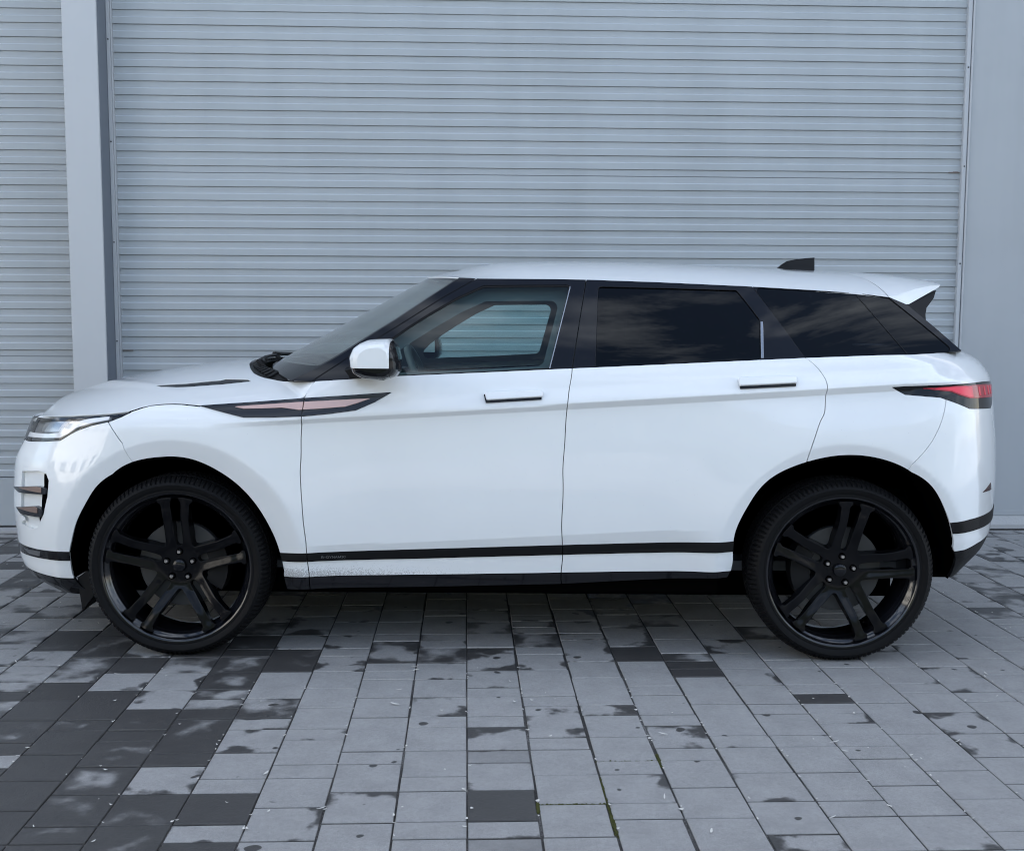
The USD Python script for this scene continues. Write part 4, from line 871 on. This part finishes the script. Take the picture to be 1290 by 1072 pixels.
# cabin
obj('dashboard', cat(hull([(x, y, z) for y in (-.70, .70) for x, z in ((.42, 1.07), (.80, 1.11), (.92, 1.07), (.94, .90), (.70, .70), (.42, .80))]), hull([(x, y, z) for y in (-.52, -.20) for x, z in ((.72, 1.10), (.80, 1.155), (.86, 1.15), (.88, 1.08))])), CABIN, car)
a = np.linspace(0, 2 * np.pi, 49); ca, sa = math.cos(math.radians(24)), math.sin(math.radians(24))
ring = np.stack([.955 - .183 * np.cos(a) * sa, -.36 + .183 * np.sin(a), 1.075 + .183 * np.cos(a) * ca], 1)
sw = obj('steering_wheel', cat(tubes(ring, .016, 10)), plain('wheel_leather', (.20, .20, .195), .4), car)
obj('wheel_hub', cat(hull([(.955 + dx, -.36 + dy, 1.075 + dz) for dx in (-.03, .03) for dy in (-.07, .07) for dz in (-.05, .045)]), tubes([(.955, -.36, 1.075), (.955, -.19, 1.08)], .016), tubes([(.955, -.36, 1.075), (.955, -.53, 1.08)], .016), tubes([(.955, -.36, 1.075), (.70, -.36, .97)], .03)), CABIN, sw)
for y in (-.37, .37):
    s = obj('front_seat', cat(hull([(x, y + dy, z) for dy in (-.25, .25) for x, z in ((1.22, .62), (1.24, .72), (1.75, .66), (1.75, .52))]), hull([(x, y + dy * k_, z) for dy in (-.25, .25) for x, z, k_ in ((1.66, .62, 1), (1.80, .60, 1), (1.98, 1.22, .82), (1.90, 1.24, .82), (1.72, .9, 1.05))])), CABIN, car)
    obj('headrest', hull([(x, y + dy, z) for dy in (-.13, .13) for x, z in ((1.92, 1.27), (1.93, 1.42), (2.02, 1.42), (2.02, 1.28))]), CABIN, s)
s = obj('rear_seat', cat(bx(1.85, 2.45, -.42, .42, .5, .68, .05), hull([(x, y, z) for y in (-.42, .42) for x, z in ((2.40, .6), (2.55, .6), (2.66, 1.20), (2.58, 1.22))])), CABIN, car)
obj('cabin_floor', bx(.3, 3.1, -.74, .74, .33, .37), CABIN, car)
obj('bulkhead', bx(.36, .40, -.74, .74, .36, 1.06), DEEP, car)
obj('cabin_mirror', bx(1.02, 1.05, -.11, .11, 1.42, 1.49, .01), CABIN, car)

# ------------------------------------------------------------------ wheels (axis along y, outer face towards -y)
RIM_R = .288
def dish(r): return -.100 + .046 * (1 - sm(.06, .24, r)) - .006 * sm(.24, .285, r)
def wheel(loc, rotz, turn, front):
    w = xf('wheel', car, loc, rotz)
    R = .371
    K = 1.06
    prof = [(.298, -.104), (.303, -.1085), (.311, -.1105), (.316, -.1085), (.320, -.1120), (.330, -.1165), (.3355, -.1168), (.3375, -.1180), (.3395, -.1162), (.346, -.1125), (.3540, -.1040), (.3605, -.0955), (.3640, -.0890), (R - .003, -.0790), (R - .001, -.066),
            (R, -.060), (R - .007, -.0585), (R - .007, -.0525), (R, -.051), (R, -.020), (R - .007, -.019), (R - .007, -.012), (R, -.011)]
    prof = prof + [(r_, -y_) for r_, y_ in prof[::-1]]
    def tread(g, r_, y_):
        k = np.clip((np.abs(y_) - .05) / .02, 0, 1) * (r_ > .352); ph = (g * 112 / (2 * np.pi) + np.abs(y_) * 4) % 1
        k2 = (np.abs(y_) < .05) * (r_ > .368) * .6; ph2 = (g * 112 / (2 * np.pi) + .5 + y_ * 12) % 1
        return -.0055 * k * (ph < .3) - .005 * k2 * (ph2 < .3) + .0009 * ((np.abs(np.abs(y_) - .116) < .002) & (r_ < .335)) * (np.sin(g * 9) > .72) 
    t_ = obj('tyre', revolve_y(prof, 112 * 6, tread), RUBBER, w, 38)
    barrel = [(.2905, -.100), (.2915, -.106), (.2885, -.1095), (.2840, -.1085), (.2800, -.1040), (.2770, -.0965), (.2690, -.088), (.2585, -.078), (.2500, -.045), (.2480, .03), (.262, .095), (.28, .104), (.287, .10)]
    rm = obj('rim', revolve_y([(r_ * K, y_) for r_, y_ in barrel], 128), BARREL, w, 40)
    # face: hub, five twin spokes
    def at(r_, a_): return (r_ * math.cos(a_), r_ * math.sin(a_))
    hubp = Point(0, 0).buffer(.078, 32)
    ringp = Point(0, 0).buffer(.270 * K, 64).difference(Point(0, 0).buffer(.2585 * K, 64))
    sp_all = [hubp, ringp]
    for k in range(5):
        a0 = math.radians(turn + 72 * k); arm = []
        for sd in (-1, 1):
            poly = Polygon([(.03, sd * .010), (.03, sd * .052), (.11, sd * .050), (.19, sd * .0490), (.270 * K, sd * .060), (.270 * K, sd * .0255), (.19, sd * .0185), (.105, sd * .0165)])
            arm.append(affinity.rotate(poly, math.degrees(a0), origin=(0, 0)))
        sp_all += arm
    face = unary_union(sp_all).buffer(.014).buffer(-.023).buffer(.009)
    face = face.intersection(Point(0, 0).buffer(.2695 * K, 96))
    for k in range(5): face = face.difference(Point(at(.056, math.radians(turn + 72 * k))).buffer(.0135, 12))
    def fn(a_, b_):
        r_ = np.hypot(a_, b_); th = np.arctan2(b_, a_) - math.radians(turn); d = (th + math.pi / 5) % (2 * math.pi / 5) - math.pi / 5
        lat = np.abs(r_ * np.sin(d)); ridge = .006 * sm(.085, .12, r_) * (1 - sm(.018, .050, lat)) * 1.0
        return np.stack([a_, dish(r_) + ridge - .003 * sm(.08, .11, r_), b_], -1)
    core = Point(0, 0).buffer(.086, 48); edge = Point(0, 0).buffer(.2560 * K, 96)
    hub_ = face.intersection(core.buffer(-.0004)); ring_ = face.difference(edge.buffer(.0004))
    put('rim_centre', join(chart(hub_, fn, (.009, .009), rim=.045, soft=.0016)), ALLOY, w)
    for rp in getattr(ring_, 'geoms', [ring_]): put('rim_lip', chart(rp, fn, (.012, .012), rim=.02, soft=.0012), ALLOY, w)
    mids = face.difference(core).intersection(edge)
    for k in range(5):
        a0 = math.radians(turn + 72 * k)
        sec = Polygon([(0, 0)] + [at(.4, a0 + t) for t in np.linspace(-math.pi / 5, math.pi / 5, 7)])
        put('spoke', chart(mids.intersection(sec), fn, (.009, .009), rim=.042, soft=.0022), ALLOY, w)
        x, z = at(.056, a0)
        nut = hull([(x + .0100 * math.cos(q), y, z + .0100 * math.sin(q)) for q in np.arange(6) * math.pi / 3 for y in (-.046, -.064)] + [(x + .0065 * math.cos(q), -.0695, z + .0065 * math.sin(q)) for q in np.arange(10) * math.pi / 5])
        obj('wheel_nut', nut, STEEL, w, 25)
        obj('nut_well', revolve_y([(.0133, -.062), (.0133, -.040), (.001, -.040)], 16).apply_translation((x, 0, z)), DEEP, w)
    obj('hub_cap', revolve_y([(.0005, -.0745), (.012, -.0742), (.019, -.0728), (.0245, -.0695), (.027, -.062), (.027, -.05)], 40), GLOSS, w, 40)
    obj('brake_disc', revolve_y([(.07, -.030), (.172, -.030), (.174, -.028), (.174, -.002), (.172, .0), (.07, .0)], 64), DISC, w, 30)
    obj('disc_hat', revolve_y([(.001, -.045), (.074, -.045), (.082, -.04), (.084, -.02)], 40), DEEP, w, 30)
    ang = np.linspace(-.55, .55, 9) + (0 if front else math.pi)
    obj('brake_caliper', cat(*[hull([(r_ * math.cos(q), y, r_ * math.sin(q)) for q in (ang[i], ang[i + 1]) for r_ in (.120, .196) for y in (-.052, .03)]) for i in range(8)]), SATIN, w, 30)
    return w
HZ = .366
wheel((0, -.8175, HZ), 0, 90, True)
wheel((WB, -.8175, HZ), 0, 80, False)
wheel((0, .8175, HZ), math.pi, 75, False)
wheel((WB, .8175, HZ), math.pi, 100, True)
# ------------------------------------------------------------------ small things on the ground
deb = random.Random(5); ms = []
def spot(): 
    while True:
        x, y = deb.uniform(-2.6, 2.8), deb.uniform(2.8, 6.9)
        if -1.6 < x < 1.9 and 4.25 < y < 6.4: continue
        return x, y
for k in range(620):
    x, y = spot()
    if deb.random() < .7: x = PX0 + .2 * round((x - PX0) / .2) + SKEW * (y - 4) + deb.gauss(0, .004)
    l, w, a = deb.uniform(.002, .008) if deb.random() < .90 else deb.uniform(.010, .020), deb.uniform(.0016, .0042), deb.uniform(0, 6.28)
    if deb.random() < .06: w *= 1.8
    t = np.linspace(-1, 1, 4); z = .004 + .0015 * deb.random()
    up = np.stack([l * t, w * (1 - .7 * t ** 2), z + .0016 * t ** 2], 1); lo = np.stack([l * t, -w * (1 - .7 * t ** 2), z + .0016 * t ** 2], 1)
    v = np.vstack([up, lo]); c, s = math.cos(a), math.sin(a)
    v = np.stack([x + v[:, 0] * c - v[:, 1] * s, y + v[:, 0] * s + v[:, 1] * c, v[:, 2]], 1)
    ms.append(trimesh.Trimesh(v, [(i, i + 1, i + 5) for i in range(3)] + [(i, i + 5, i + 4) for i in range(3)], process=False))
tag(obj('litter_flakes', cat(*ms), plain('pale_flake', (.68, .66, .61), .8), None, False), 'pale dry flakes and petals scattered over the paving joints', 'litter', kind='stuff')
# moss in a few joints
MOSS = plain('moss_green', (.055, .060, .010), .95, .003, 300)
mm = []
def moss(x0, y0, x1, y1, n, w):
    for k in range(n):
        t = deb.random(); x, y = x0 + (x1 - x0) * t + deb.gauss(0, w), y0 + (y1 - y0) * t + deb.gauss(0, .002)
        r = deb.uniform(.0015, .0042)
        s = trimesh.creation.icosphere(1, r); s.vertices *= [1, 1, .6]; s.apply_translation((x, y, -.004 + deb.uniform(0, .0035))); mm.append(s)
jx = lambda i, y: PX0 + .2 * i + SKEW * (y - 4)
moss(jx(2, 3.1), 2.9, jx(2, 3.1), 3.18, 120, .0022); moss(jx(1, 3.0), 2.95, jx(1, 3), 3.02, 60, .002); moss(jx(3, 3.3), 3.25, jx(3, 3.3), 3.36, 50, .002)
moss(jx(1, 3.0), 3.002, jx(2, 3.0), 3.002, 70, .002); moss(jx(2, 3.3), 3.302, jx(3, 3.3), 3.302, 50, .002); moss(jx(2, 2.85), 2.80, jx(2, 2.85), 2.9, 60, .003)
tag(obj('joint_moss', cat(*mm), MOSS, None, 60), 'green moss growing in a few paving joints at the front', 'moss', kind='stuff')
